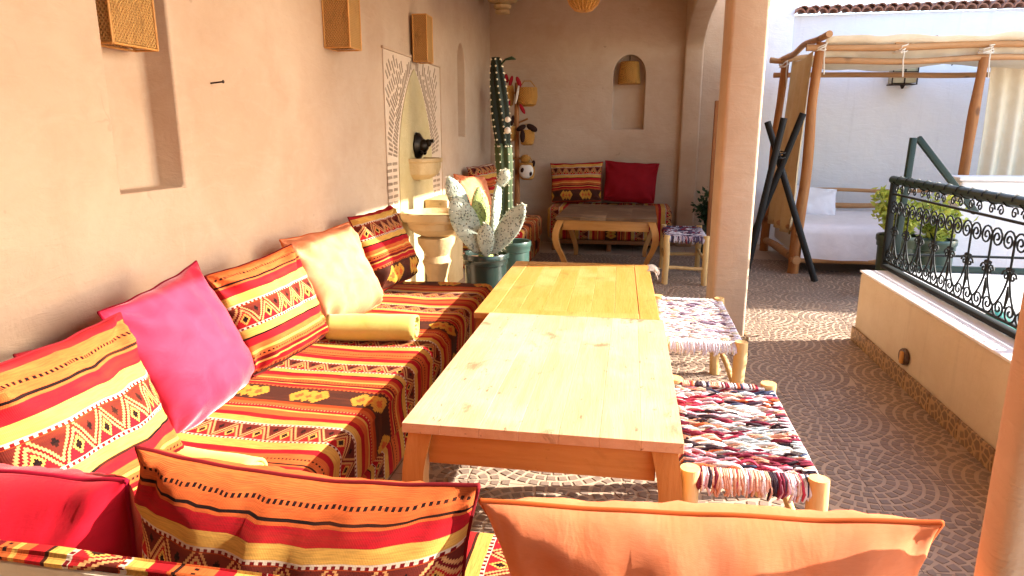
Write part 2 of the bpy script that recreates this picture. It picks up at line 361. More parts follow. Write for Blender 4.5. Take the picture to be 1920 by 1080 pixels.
def prism(bm, poly, axis, a, b):
    """extrude a 2-d outline along axis from a to b"""
    def P(p, t): return {'X': (t, p[0], p[1]), 'Y': (p[0], t, p[1]), 'Z': (p[0], p[1], t)}[axis]
    A = [bm.verts.new(P(p, a)) for p in poly]; B = [bm.verts.new(P(p, b)) for p in poly]; n = len(poly)
    bm.faces.new(A[::-1]); bm.faces.new(B)
    for i in range(n): bm.faces.new((A[i], A[(i+1) % n], B[(i+1) % n], B[i]))
def cut(o, cutters, bev=.0):
    for c in cutters:
        md = o.modifiers.new('b', 'BOOLEAN'); md.object = c; md.operation = 'DIFFERENCE'; md.solver = 'EXACT'
    if bev:
        md = o.modifiers.new('v', 'BEVEL'); md.width = bev; md.segments = 3; md.limit_method = 'ANGLE'; md.angle_limit = R(40)
    dg = bpy.context.evaluated_depsgraph_get(); dg.update(); me = bpy.data.meshes.new_from_object(o.evaluated_get(dg))
    o.modifiers.clear(); old = o.data; o.data = me; bpy.data.meshes.remove(old)
    for c in cutters: bpy.data.objects.remove(c)
    me.polygons.foreach_set('use_smooth', [True]*len(me.polygons)); me.set_sharp_from_angle(angle=R(35)); return o
def basis(o, c, right, up):
    r = Vector(right).normalized(); u = Vector(up); u = (u-r*u.dot(r)).normalized(); n = r.cross(u)
    m = Matrix((r, u, n)).transposed().to_4x4(); m.translation = c; o.matrix_world = m
    return o

# ---------------------------------------------------------------- floor of fan-set cobble tiles
W = -1.74; DB = 8.2
bm = NB(); bm.faces.new([bm.verts.new(p) for p in ((-40, -40, 0), (40, -40, 0), (40, 60, 0), (-40, 60, 0))])
floor = tag(fin('floor', bm, 'grout', smooth=0), 'patio floor of brown fan-set cobble tiles with pale joints', None, None, 'structure')
S = .6; RC = .3; C0 = (.914, 2.594)
def blocked(x, y):
    if x < -.84 and y < 4.1: return True
    if x < .5 and y < 1.38: return True
    if 1.43 < x and y < 4.46: return True
    if x < -1. or (x > .86 and y > 7.5) or (.5 < x < .72 and (4.15 < y < 4.57 or y < 1.04)): return True
    return False
cells = []
def ringcells(cx, cy, own):
    rr = .028
    for k in range(8):
        r0 = .043*k; r1 = .043*(k+1)
        if r1 > RC+.002 and own: r1 = RC
        if r0 >= RC-.01: break
        nn = max(4, round(2*math.pi*(r0+r1)/2/.043)); off = rng.random()*6.28
        for i in range(nn):
            a0 = off+2*math.pi*(i+.10+.08*rng.random())/nn; a1 = off+2*math.pi*(i+.93-.08*rng.random())/nn
            q0 = r0+.005+.0035*rng.random(); q1 = r1-.0045-.003*rng.random()
            if k == 0: q0 = .014
            cells.append((cx, cy, a0, a1, q0, q1, own))
xs = range(-4, 6); ys = range(-3, 10)
for i in xs:
    for j in ys:
        ringcells(C0[0]+i*S, C0[1]+j*S, True); ringcells(C0[0]+(i+.5)*S, C0[1]+(j+.5)*S, False)
quads = []
for cx, cy, a0, a1, q0, q1, own in cells:
    pts = [(cx+r*math.cos(t), cy+r*math.sin(t)) for r, t in ((q0, a0), (q1, a0), (q1, (a0+a1)/2), (q1, a1), (q0, a1))]
    mx = sum(p[0] for p in pts)/5; my = sum(p[1] for p in pts)/5
    if blocked(mx, my) or my > 7.4 or mx > 3.0 or (mx > 1.8 and my > 6.9): continue
    if not own:                      # gap between the rosettes: trim the cobbles to the rosette's rim
        if math.hypot((mx-C0[0]+S/2) % S-S/2, (my-C0[1]+S/2) % S-S/2) < RC+.006 or max(abs(mx-cx), abs(my-cy)) > .295: continue
        np_ = []
        for x, y in pts:
            dx, dy = (x-C0[0]+S/2) % S-S/2, (y-C0[1]+S/2) % S-S/2; q = math.hypot(dx, dy); k = max(1, (RC+.004)/max(q, 1e-6))
            np_.append((x+dx*(k-1), y+dy*(k-1)))
        pts = np_; ar = abs(sum(pts[i][0]*pts[(i+1) % 5][1]-pts[(i+1) % 5][0]*pts[i][1] for i in range(5)))/2
        if ar < .00025: continue
    # break at the square tile joints
    if any(abs(((p[0]-C0[0]+.15) % .3)-.15) < .0045 for p in pts[:1]) and own and abs(mx-cx) < .004: continue
    quads.append((mx, my, pts))
def cob(bm, pts, h):
    ins = .0025; mx = sum(p[0] for p in pts)/len(pts); my = sum(p[1] for p in pts)/len(pts)
    lo = [bm.verts.new((x, y, -.001)) for x, y in pts]
    hi = [bm.verts.new((x+(mx-x)*.07, y+(my-y)*.09, h)) for x, y in pts]; n = len(pts)
    bm.faces.new(hi)
    for i in range(n): bm.faces.new((lo[i], lo[(i+1) % n], hi[(i+1) % n], hi[i]))
vis = lambda x, y: (.5 < x < 1.42 and 1.6 < y < 4.4) or (-.5 < x < .5 and 1.35 < y < 2.4)
quads.sort(key=lambda q: (0 if vis(q[0], q[1]) else 1, q[1]))
for k, (mx, my, pts) in enumerate(quads[:300]):
    bm = NB(); cob(bm, pts, .0022+.0012*rng.random()); fin('cobble', bm, 'cob', floor, 0)
bm = NB()
for mx, my, pts in quads[300:]: cob(bm, pts, .0022+.0012*rng.random())
o = fin('cobble_field', bm, 'cob', floor, 0); o['kind'] = 'stuff'

# ---------------------------------------------------------------- walls of the gallery
bm = NB(); box(bm, -2.2, W, -3, DB+.4, 0, 3.1, 0)
o = fin('left_wall', bm, 'wall'); cs = []
b = NB(); box(b, W-.12, W+.1, 2.06, 2.40, 1.10, 2.75, 0); cs.append(fin('c', b, 'wall'))
b = NB(); po = [(6.67, 1.28), (6.97, 1.28)]+[(6.82+.15*math.cos(t), 1.98+.2*math.sin(t)) for t in [math.pi*i/14 for i in range(15)]]
prism(b, po, 'X', W-.12, W+.1); cs.append(fin('c', b, 'wall'))
tag(cut(o, cs, .012), 'long beige plastered side wall with a tall square niche and a slim arched niche', 'wall')
bm = NB(); box(bm, W-.02, 1.0, DB, DB+.4, 0, 3.1, 0)
o = fin('back_wall', bm, 'wall'); b = NB()
po = [(-.28, 1.36), (.085, 1.36)]+[(-.0975+.1825*math.cos(t), 1.96+.23*math.sin(t)) for t in [math.pi*i/18 for i in range(19)]]
prism(b, po, 'Y', DB-.1, DB+.13)
tag(cut(o, [fin('c', b, 'wall')], .012), 'beige plastered end wall with one round-topped niche', 'wall')
bm = NB(); box(bm, -2.2, .80, -3.3, -3, 0, 3.1, 0); tag(fin('rear_wall', bm, 'wall'), 'beige plastered wall closing the gallery behind the viewer', 'wall')
# arcade on pillars
bm = NB(); box(bm, .505, .71, -3, DB-.002, 0, 3.1, 0)
o = fin('arcade', bm, 'wall'); cs = []
def arch(y0, y1, x0=.3, x1=1.0, zs=2.21, rise=.32):
    b = NB(); po = [(y0, -.1), (y1, -.1)]+[((y0+y1)/2+(y1-y0)/2*math.cos(t), zs+rise*math.sin(t)) for t in [math.pi*i/24 for i in range(25)]]
    prism(b, po, 'X', x0, x1); return fin('c', b, 'wall')
tag(cut(o, [arch(.25, .90), arch(.972, 4.17), arch(4.55, 8.10)], .022), 'beige plastered arcade of arches on square pillars along the open side', 'arcade')
bm = NB(); box(bm, -2.2, .75, -3.3, DB+.4, 3.1, 3.3, .01); box(bm, .714, 2.0, -3.3, 4.85, 2.695, 2.82, .01); box(bm, .714, 2.0, 4.853, 7.6, 2.83, 2.95, .01)  # last two slabs: unseen eave, shaped to keep sun off the upper side wall
tag(fin('gallery_roof', bm, 'wall'), 'flat plastered roof over the seating gallery, with an unseen deep eave added to limit the sun', 'roof')
bm = NB(); box(bm, .485, .715, 4.145, 4.165, 0, .085, .003); box(bm, .717, .735, 4.15, 4.57, 0, .085, .003)
tag(fin('pillar_skirting', bm, 'skirt'), 'cobble patterned tile skirting round the foot of the middle pillar', 'skirting')

# white courtyard walls
wwall = thing('white_wall', 'tall whitewashed wall behind the canopy bed with a tiled coping', 'wall', (0, 8.45, 0))
bm = NB(); box(bm, 1.70, 6.2, 0, .3, 0, 2.60, .01); fin('wall_face', bm, 'white', wwall)
bm = NB(); box(bm, .80, 1.698, -.02, .3, 0, 3.7, .01); fin('tall_pier', bm, 'white', wwall)
prof = [(.052*math.cos(t), .052*math.sin(t)) for t in [math.pi*i/6 for i in range(7)]]
def halftile(r, L, th=.012, n=7):
    b = NB(); ring = []
    for y in (0, L):
        rr = r*(1 if y == 0 else .82); ring.append([[b.verts.new((q*math.cos(math.pi*i/(n-1)), y, q*math.sin(math.pi*i/(n-1)))) for i in range(n)] for q in (rr, rr-th)])
    for k in (0, 1):
        for i in range(n-1): b.faces.new((ring[0][k][i], ring[0][k][i+1], ring[1][k][i+1], ring[1][k][i]))
    for r_ in ring:
        for i in range(n-1): b.faces.new((r_[0][i], r_[0][i+1], r_[1][i+1], r_[1][i]))
    for i in (0, n-1): b.faces.new((ring[0][0][i], ring[1][0][i], ring[1][1][i], ring[0][1][i]))
    return b
t0 = fin('coping_tile', halftile(.055, .30), 'clay', wwall); t0.location = (1.745, -.07, 2.602); first = True
for i in range(38):
    for row in (0, 1):
        o = t0 if (i == 0 and row == 0) else t0.copy()
        if o is not t0: C.objects.link(o); o.parent = wwall
        o.location = (1.745+.115*i+(.05 if row else 0)+rng.uniform(-.006, .006), -.07+.05*row, 2.603+.042*row+rng.uniform(0, .006)); o.rotation_euler = (R(7), 0, R(rng.uniform(-3, 3)))
# unseen house blocks added outside the frame, roofline stepped to shade the court
nb = thing('shading_house', 'unseen white house added to shade the courtyard, its roofline stepped to let some sun pass', 'house', (0, 0, 0))
bm = NB(); box(bm, 6.2, 9, 6.9, 7.38, 0, 4.0, 0); box(bm, 6.2, 9, 7.384, 8.5, 0, 4.85, 0); box(bm, 6.2, 9, 8.504, 14, 0, 5.8, 0); fin('wall', bm, 'white', nb)

# ---------------------------------------------------------------- wall fountain
fo = thing('wall_fountain', 'ochre arched wall fountain with radiating bricks, lion spout and two stone basins', 'fountain', (W, 5.3, 0))
YL, YR, ZT = 4.62-5.3, 6.0-5.3, 1.875; AY = -.03; ahw = .42; zs = 1.05; apex = 1.80
bm = NB(); box(bm, .0005, .010, YL, YR, .0, ZT, .003); fin('carved_panel', bm, 'panel', fo)
def archhw(z):
    if z <= zs: return ahw
    t = (z-zs)/(apex-zs); return ahw*max(0, 1-t**1.9)**.85
po = [(AY-ahw, 0.), (AY+ahw, 0.)]+[(AY+archhw(zs+(apex-zs)*i/24), zs+(apex-zs)*i/24) for i in range(25)]+[(AY-archhw(zs+(apex-zs)*i/24), zs+(apex-zs)*i/24) for i in range(23, -1, -1)]
bm = NB(); prism(bm, po, 'X', .002, .016); fin('arch_field', bm, 'fount', fo, 30)
bm = NB(); box(bm, .001, .02, YR-.004, YR+.02, 0, ZT+.02, .004); box(bm, .001, .02, YL-.02, YR+.02, ZT+.001, ZT+.02, .004); fin('panel_frame', bm, 'wall', fo)
bmesh_brick = NB(); box(bmesh_brick, 0, .004, -.5, .5, -.5, .5, 0); brick0 = None
def brick(y, z, L, wd, ang):
    global brick0
    if brick0 is None: o = fin('brick', bmesh_brick, 'brick', fo, 0); brick0 = o
    else: o = brick0.copy(); C.objects.link(o); o.parent = fo
    o.location = (.0085, y, z); o.scale = (1, L, wd); o.rotation_euler = (ang, 0, 0)
fc = (AY, .98)
nb_ = 0
for side in (-1, 1):
    z = .62
    while z < 1.10:                       # level courses beside the straight jambs
        x0 = ahw+.035; x1 = (.66 if side < 0 else .66); L = (x1-x0-.02)/2
        for k in range(2):
            if side > 0 or True: brick(AY+side*(x0+L/2+k*(L+.02)), z, L*rng.uniform(.8, 1), .022, rng.uniform(-.04, .04)); nb_ += 1
        z += .047
    for k in range(26):                   # radiating bricks round the pointed head
        th = R(8)+R(80)*k/25; dx, dz = math.cos(th), math.sin(th)
        r = .05
        while r < 1.6:                    # where the ray leaves the arch field
            y_, z_ = r*dx, fc[1]+.10+r*dz
            if z_ > apex or y_ > archhw(z_)+.03: break
            r += .01
        while True:
            L = rng.uniform(.065, .105); ym, zm = (r+L/2)*dx, fc[1]+.10+(r+L/2)*dz
            if (r+L)*dx > .655 or fc[1]+.10+(r+L)*dz > ZT-.012: break
            brick(AY+side*ym, zm, L, .017, (th if side > 0 else math.pi-th)); nb_ += 1; r += L+.028
# lion mask
bm = NB(); 
lathe(bm, [(.085, 0), (.09, .012), (.075, .03), (.05, .05), (.02, .062)], 18, flute=.12, nf=12)
t = NB(); bmesh.ops.create_uvsphere(t, u_segments=14, v_segments=10, radius=.055); merge(bm, t, Matrix.Translation((0, 0, .05)) @ Matrix.Diagonal((.9, 1.1, .9, 1)))
t = NB(); bmesh.ops.create_uvsphere(t, u_segments=10, v_segments=8, radius=.028); merge(bm, t, Matrix.Translation((-.02, 0, .095)))
for s in (-1, 1):
    t = NB(); bmesh.ops.create_uvsphere(t, u_segments=8, v_segments=6, radius=.018); merge(bm, t, Matrix.Translation((.045, .045*s, .05)))
tube(bm, [(-.03, 0, .09), (-.035, 0, .14)], .012, 8)
o = fin('lion_spout', bm, 'bronze', fo); o.rotation_euler = (0, R(90), 0); o.rotation_euler = Matrix(((0, 0, 1), (0, 1, 0), (-1, 0, 0))).inverted().to_euler() if False else (0, R(90), 0)
o.location = (.018, AY, 1.21); o.scale = (1.15, 1.0, 1.0)
bm = NB(); lathe(bm, [(.02, -.15), (.10, -.14), (.165, -.10), (.185, -.05), (.185, -.01), (.20, .0), (.20, .025), (.165, .025), (.13, -.03), (.03, -.05)], 26, flute=.05, nf=14, c=(.0, 0, 0), a0=-math.pi/2, a1=math.pi/2)
o = fin('upper_basin', bm, 'stone', fo); o.location = (.012, AY, 1.09)
bm = NB(); lathe(bm, [(.05, .55), (.11, .56), (.16, .585), (.20, .62), (.215, .665), (.245, .675), (.255, .69), (.255, .735), (.235, .74), (.20, .70), (.05, .67)], 30, flute=.04, nf=16)
o = fin('lower_basin', bm, 'stone', fo); o.location = (.29, -.46, 0)
bm = NB(); lathe(bm, [(.15, 0), (.15, .06), (.115, .08), (.085, .13), (.07, .22), (.085, .30), (.105, .36), (.08, .41), (.13, .50), (.135, .545), (.1, .555)], 20, flute=.06, nf=8)
o = fin('pedestal', bm, 'stone', fo); o.location = (.29, -.46, 0)
bm = NB(); box(bm, .022, .22, .12, .62, 0, .77, .012); fin('side_ledge', bm, 'stone', fo)

# ---------------------------------------------------------------- soft goods
def cushion(name, label, w, h, T, mat, pipe, c, right, up, seed, v0=.33, n=40, ktop=.05, kside=.07, kbot=.05, pile=1.0, group=None, u0=0., puck=1., crease=1., fr=8., vsc=1.):
    b = NB(); uvl = b.loops.layers.uv.new('UVMap'); g = {}
    def pos(a, bb):
        kx = kside*(1-bb*bb); ky = (ktop if bb > 0 else kbot)*(1-a*a)
        cr = 1-(.085 if bb < 0 else .0)*(a*a*bb*bb)**1.5; kx = 1-(1-kx)*cr; ky = 1-(1-ky)*cr
        return a*w/2*(1-kx)+.004*mn.noise((bb*3, seed, 2.)), bb*h/2*(1-ky)+.006*mn.noise((a*3, seed+5., 1.))
    for s in (1, -1):
        for i in range(n+1):
            for j in range(n+1):
                a = math.sin((i/n-.5)*math.pi); bb = math.sin((j/n-.5)*math.pi); edge = i in (0, n) or j in (0, n)
                if edge and s == -1: g[s, i, j] = g[1, i, j]; continue
                x, y = pos(a, bb); da, db = 1-abs(a), 1-abs(bb)
                p = (max(0, 1-abs(a)**2.4)**.48)*(max(0, 1-abs(bb)**2.4)**.48)
                tt = T/2*p*(1-.26*bb*pile)
                if not edge:
                    tt += p**.5*.020*mn.noise((x*7+seed, y*7, s*3.+seed))+p*.012*mn.noise((x*17, y*15+seed, s*5.))
                    f1 = mn.noise((bb*8+seed, s*2.2, 1.1+a)); f2 = mn.noise((a*fr+seed*1.7, s*2.2, 9.1+bb))
                    tt += puck*.026*(f1*math.exp(-da*5)*(1-math.exp(-da*14))+f2*math.exp(-db*5)*(1-math.exp(-db*14)))
                    # creases running from the corners
                    for sx, sy in ((1, 1), (-1, 1), (1, -1), (-1, -1)):
                        dx, dy = 1-a*sx, 1-bb*sy; rr = math.hypot(dx, dy); an = math.atan2(dy, dx)
                        tt += crease*puck*.016*math.sin(an*7+seed)*math.exp(-((rr-.35)/.25)**2)
                    tt = max(tt, .004)
                g[s, i, j] = b.verts.new((x, y, s*tt*(1 if s > 0 else .85)))
    for s in (1, -1):
        for i in range(n):
            for j in range(n):
                q = [(i, j), (i+1, j), (i+1, j+1), (i, j+1)]
                if s < 0: q = q[::-1]
                f = b.faces.new([g[s, *k] for k in q])
                for lp, k in zip(f.loops, q):
                    lp[uvl].uv = (math.sin((k[0]/n-.5)*math.pi)*w/2+u0, math.sin((k[1]/n-.5)*math.pi)*h/2*1.04*vsc+v0)
    per = [(i, 0) for i in range(n)]+[(n, j) for j in range(n)]+[(i, n) for i in range(n, 0, -1)]+[(0, j) for j in range(n, 0, -1)]
    pp = [g[1, *k].co.copy() for k in per]
    me_o = None
    bmesh.ops.recalc_face_normals(b, faces=b.faces)
    o = fin(name, b, mat, None, 60)
    b = NB(); tube(b, pp, .0045, 6, closed=True); b.loops.layers.uv.new('UVMap')
    fin('piping', b, pipe, o, 60)
    basis(o, c, right, up)
    return tag(o, label, 'cushion', group)
def lean(yaw, ln, roll=0):
    """right and up vectors of something facing +X turned by yaw, leaning back by ln"""
    nrm = Vector((math.cos(ln)*math.cos(yaw), math.cos(ln)*math.sin(yaw), math.sin(ln))); r = Vector((-math.sin(yaw), math.cos(yaw), 0)); u = nrm.cross(r)
    return r*math.cos(roll)+u*math.sin(roll), u*math.cos(roll)-r*math.sin(roll)
GL = 'cushions leaning along the side wall'; GF = 'cushions on the front bench seen from behind'; GBk = 'cushions at the far end'
def lc(name, label, c, yaw, ln, roll, w, h, T, mat, pipe, seed, **k):
    k.setdefault('puck', 1.25)
    r, u = lean(R(yaw), R(ln), R(roll)); return cushion(name, label, w, h, T, mat, pipe, c, r, u, seed, **k)
lc('cushion', 'striped kilim cushion at the left edge, nearest on the wall bench', (-1.29, 1.30, .600), 2, 15, 1, .50, .46, .22, 'kilim', 'maroon', 1., group=GL, v0=.36)
lc('cushion', 'raspberry pink velvet cushion between two striped ones on the wall bench', (-1.445, 1.905, .605), -6, 17, 10, .44, .47, .25, 'pink', 'pink_pipe', 2.3, group=GL, puck=.8, crease=.6)
lc('cushion', 'striped kilim cushion between the pink velvet and plain orange cushions', (-1.44, 2.45, .60), -14, 18, 6, .48, .44, .22, 'kilim', 'maroon', 3.1, group=GL, v0=.35)
lc('cushion', 'plain orange cushion behind the rolled yellow towel', (-1.445, 3.07, .615), -17, 24, 3, .49, .48, .23, 'peach', 'orange_pipe', 4.2, group=GL)
lc('cushion', 'striped kilim cushion half in shade at the far end of the wall bench', (-1.48, 3.84, .62), -10, 20, 2, .49, .48, .22, 'kilim', 'maroon', 5.7, group=GL, v0=.24)
lc('cushion', 'dark red cushion almost hidden behind the nearest striped cushion', (-1.60, 1.66, .515), 0, 14, 0, .36, .40, .12, 'dred', 'maroon', 6.6, group=GL)
# front bench cushions, their backs to the camera
def fc_(label, x, w, h, mat, pipe, seed, z=.58, y=.99, tilt=0, rz=0, roll=0, **k):
    t, z_ = R(tilt), R(rz); up = Vector((0, math.sin(t), math.cos(t))); r = Vector((math.cos(z_), math.sin(z_), math.sin(R(roll))))
    k.setdefault('crease', .25)
    return cushion('cushion', label, w, h, .36, mat, pipe, (x, y, z), r, up, seed, group=GF, **k)
fc_('plain orange cushion in the foreground at the lower right', .128, .69, .43, 'orange', 'orange_pipe', 11., z=.517, y=1.0, tilt=-7, fr=13., roll=3, ktop=.03, kside=.15, puck=1.0)
fc_('striped kilim cushion in the foreground, dark zigzags on its back', -.565, .66, .45, 'kilim', 'maroon', 12., z=.505, y=.99, tilt=3, fr=11., vsc=1.5, ktop=.10, kside=.09, v0=.225, rz=-2, puck=1.3)
fc_('crimson velvet cushion in the lower left corner of the foreground', -1.135, .50, .44, 'red', 'pink_pipe', 13.5, z=.468, y=.99, tilt=-6, fr=12., ktop=.03, puck=1.1)
# far end
def bk(label, x, w, h, mat, pipe, seed, yaw=0, roll=0, z=.745, y=7.98, **k):
    t = R(16); up = Vector((0, math.sin(t), math.cos(t))); r = Vector((math.cos(R(yaw)), math.sin(R(yaw)), math.sin(R(roll))))
    return cushion('cushion', label, w, h, .16, mat, pipe, (x, y, z), r, up, seed, group=GBk, n=28, **k)
bk('dark striped kilim cushion on the far bench beside the plain red one', -.665, .62, .48, 'kilim', 'maroon', 21., roll=2, v0=.24)
bk('plain dark red cushion on the far bench below the arched niche', -.04, .62, .48, 'dred', 'dred', 22., roll=-3, z=.755)
lc('cushion', 'striped orange kilim cushion behind the cactus, leaning in the far corner seat', (-1.52, 6.95, .78), -20, 20, 3, .50, .44, .17, 'kilim', 'maroon', 23., group=GBk, v0=.55, n=28)
lc('cushion', 'pale orange cushion partly hidden by the prickly pear cactus', (-1.50, 6.35, .70), -22, 22, -6, .48, .46, .17, 'peach', 'orange_pipe', 24., group=GBk, n=28)

def mattress(name, x0, x1, y0, y1, z0, z1, parent, flip=1, r=.05, seed=0., mat='kilim', alongx=False, v_off=0., ns=70):
    """padded slab with kilim uv: u round the section (back, top, front), v along the length"""
    prof = []; N = 7
    def arc(cx, cz, a0, a1):
        for i in range(N): t = a0+(a1-a0)*i/(N-1); prof.append((cx+r*math.cos(t), cz+r*math.sin(t)))
    arc(x0+r, z0+r, math.pi*1.5, math.pi); 
    for i in range(1, 4): prof.append((x0, z0+r+(z1-z0-2*r)*i/4))
    arc(x0+r, z1-r, math.pi, math.pi/2)
    for i in range(1, 12): prof.append((x0+r+(x1-x0-2*r)*i/12, z1))
    arc(x1-r, z1-r, math.pi/2, 0)
    for i in range(1, 5): prof.append((x1, z1-r-(z1-z0-2*r)*i/5))
    arc(x1-r, z0+r, 0, -math.pi/2)
    L = [0.]
    for p, q in zip(prof, prof[1:]): L.append(L[-1]+math.hypot(q[0]-p[0], q[1]-p[1]))
    b = NB(); uvl = b.loops.layers.uv.new('UVMap'); rings = []; vs = []
    cx, cz = (x0+x1)/2, (z0+z1)/2
    yl = [(y0+r*(1-math.sin(i/5*math.pi/2)), 1) for i in range(5, -1, -1)][::-1]
    st = []
    for i in range(6): t = i/5*math.pi/2; st.append((y0+r-r*math.cos(t) if True else 0, r*(1-math.sin(t))))
    mid = [(y0+r+(y1-y0-2*r)*i/ns, 0) for i in range(1, ns)]
    en = []
    for i in range(6): t = i/5*math.pi/2; en.append((y1-r+r*math.sin(t), r*(1-math.cos(t))))
    for y, ins in st+mid+en:
        ring = []
        for k, (px, pz) in enumerate(prof):
            sx = max(0, (abs(px-cx)-ins))/max(1e-6, abs(px-cx)) if abs(px-cx) > 1e-6 else 1; sz = max(0, (abs(pz-cz)-ins))/max(1e-6, abs(pz-cz)) if abs(pz-cz) > 1e-6 else 1
            qx, qz = cx+(px-cx)*sx, cz+(pz-cz)*sz
            d = .010*mn.noise((y*2.2+seed, px*3, pz*5))+.005*mn.noise((y*7+seed, px*6, pz*9+2))
            if pz > z1-.001: qz += d*1.3
            elif abs(px-x1) < .001 or abs(px-x0) < .001: qx += d*1.6*(1 if px > cx else -1)
            ring.append(b.verts.new((qx, y, qz) if not alongx else (y, qx, qz)))
        rings.append(ring); vs.append(y)
    for i in range(len(rings)-1):
        for k in range(len(prof)-1):
            f = b.faces.new((rings[i][k], rings[i][k+1], rings[i+1][k+1], rings[i+1][k]))
            for lp, (ii, kk) in zip(f.loops, ((i, k), (i, k+1), (i+1, k+1), (i+1, k))): lp[uvl].uv = (L[kk], vs[ii]+v_off)
    for ring in (rings[0], rings[-1]):
        f = b.faces.new(ring)
        for lp, (px, pz) in zip(f.loops, prof): lp[uvl].uv = (px, pz+v_off)
    return fin(name, b, mat, parent, 50)
VO = .067-2.11+P_K*4         # a diamond band crosses the seat at y = 2.11
lb = thing('wall_bench', 'long low bench along the side wall covered in striped kilim', 'bench', (0, 0, 0))
mattress('mattress', W+.004, -.845, 1.435, 4.08, .17, .38, lb, v_off=VO, r=.045)
mattress('base_cushion', W+.004, -.88, 1.44, 4.06, .0, .172, lb, v_off=VO+.3, r=.03, seed=4.)
fb = thing('front_bench', 'short kilim covered bench across the foreground', 'bench', (0, 0, 0))
mattress('mattress', .845, 1.425, W+.004, .47, .17, .375, fb, alongx=True, v_off=.62, r=.045, seed=8.)
mattress('base_cushion', .845, 1.39, W+.004, .45, 0, .172, fb, alongx=True, v_off=.2, r=.03, seed=9.)
bm = NB(); box(bm, W+.002, .5, .80, .832, 0, .622, .008)
tag(fin('parapet', bm, 'cream'), 'low beige parapet behind the foreground bench at the bottom left', 'parapet')
o = mattress('kilim_runner', .808, .838, W+.01, .48, .618, .637, None, alongx=True, v_off=.25, r=.008, seed=6.)
tag(o, 'narrow strip of striped kilim lying on top of the low parapet', 'runner')
rb = thing('corner_bench', 'orange striped kilim bench along the side wall behind the cactus', 'bench', (0, 0, 0))
mattress('mattress', W+.004, -1.0, 6.20, 7.45, .18, .42, rb, v_off=.1, r=.04); mattress('base_cushion', W+.004, -1.02, 6.22, 7.45, 0, .182, rb, v_off=.5, r=.03)
bb = thing('far_bench', 'dark kilim bench against the end wall behind the worn brown table', 'bench', (0, 0, 0))
mattress('mattress', 7.58, DB-.004, -.96, .43, .13, .50, bb, alongx=True, v_off=.3, r=.05)
bm = NB(); box(bm, -.9, .4, 7.62, 7.66, .08, .125, .004)
for x in (-.88, -.25, .38): box(bm, x-.025, x+.025, 7.61, 7.67, 0, .08, .003); box(bm, x-.025, x+.025, 8.1, 8.16, 0, .125, .003)
fin('frame', bm, 'dwood', bb)

def towel(label, c, rz, L, r, seed):
    b = NB(); uvl = b.loops.layers.uv.new('UVMap'); N = 76; turns = 3.1; K = 16
    g = []
    for i in range(N+1):
        t = i/N; an = t*turns*2*math.pi-2.63; rr = r*(.10+.90*t)
        row = []
        for k in range(K+1):
            s = k/K-.5; jit = .004*mn.noise((t*9, s*5, seed)); e_ = .010*math.sin(t*9+seed)+.006*mn.noise((t*14, seed, 3))
            q = (rr+jit)*(1-.05*abs(2*s)**3)
            row.append(b.verts.new((s*(L+e_*1.5), q*math.cos(an), q*math.sin(an)*.88+r*.88)))
        g.append(row)
    for i in range(N):
        for k in range(K):
            f = b.faces.new((g[i][k], g[i+1][k], g[i+1][k+1], g[i][k+1]))
            for lp, (ii, kk) in zip(f.loops, ((i, k), (i+1, k), (i+1, k+1), (i, k+1))): lp[uvl].uv = (kk/K*L, ii/N*.8)
    o = fin('rolled_towel', b, 'towel', None, 180); md = o.modifiers.new('thick', 'SOLIDIFY'); md.thickness = .009; md.offset = 0
    o.location = c; o.rotation_euler = (0, 0, rz); return tag(o, label, 'towel', 'rolled towels')
towel('yellow green rolled towel in front of the plain orange cushion', (-1.15, 2.79, .383), R(9), .40, .070, 1.)
towel('yellow rolled towel lying beside the pink cushion behind the foreground kilim cushion', (-1.17, 1.50, .383), R(-5), .44, .048, 2.)

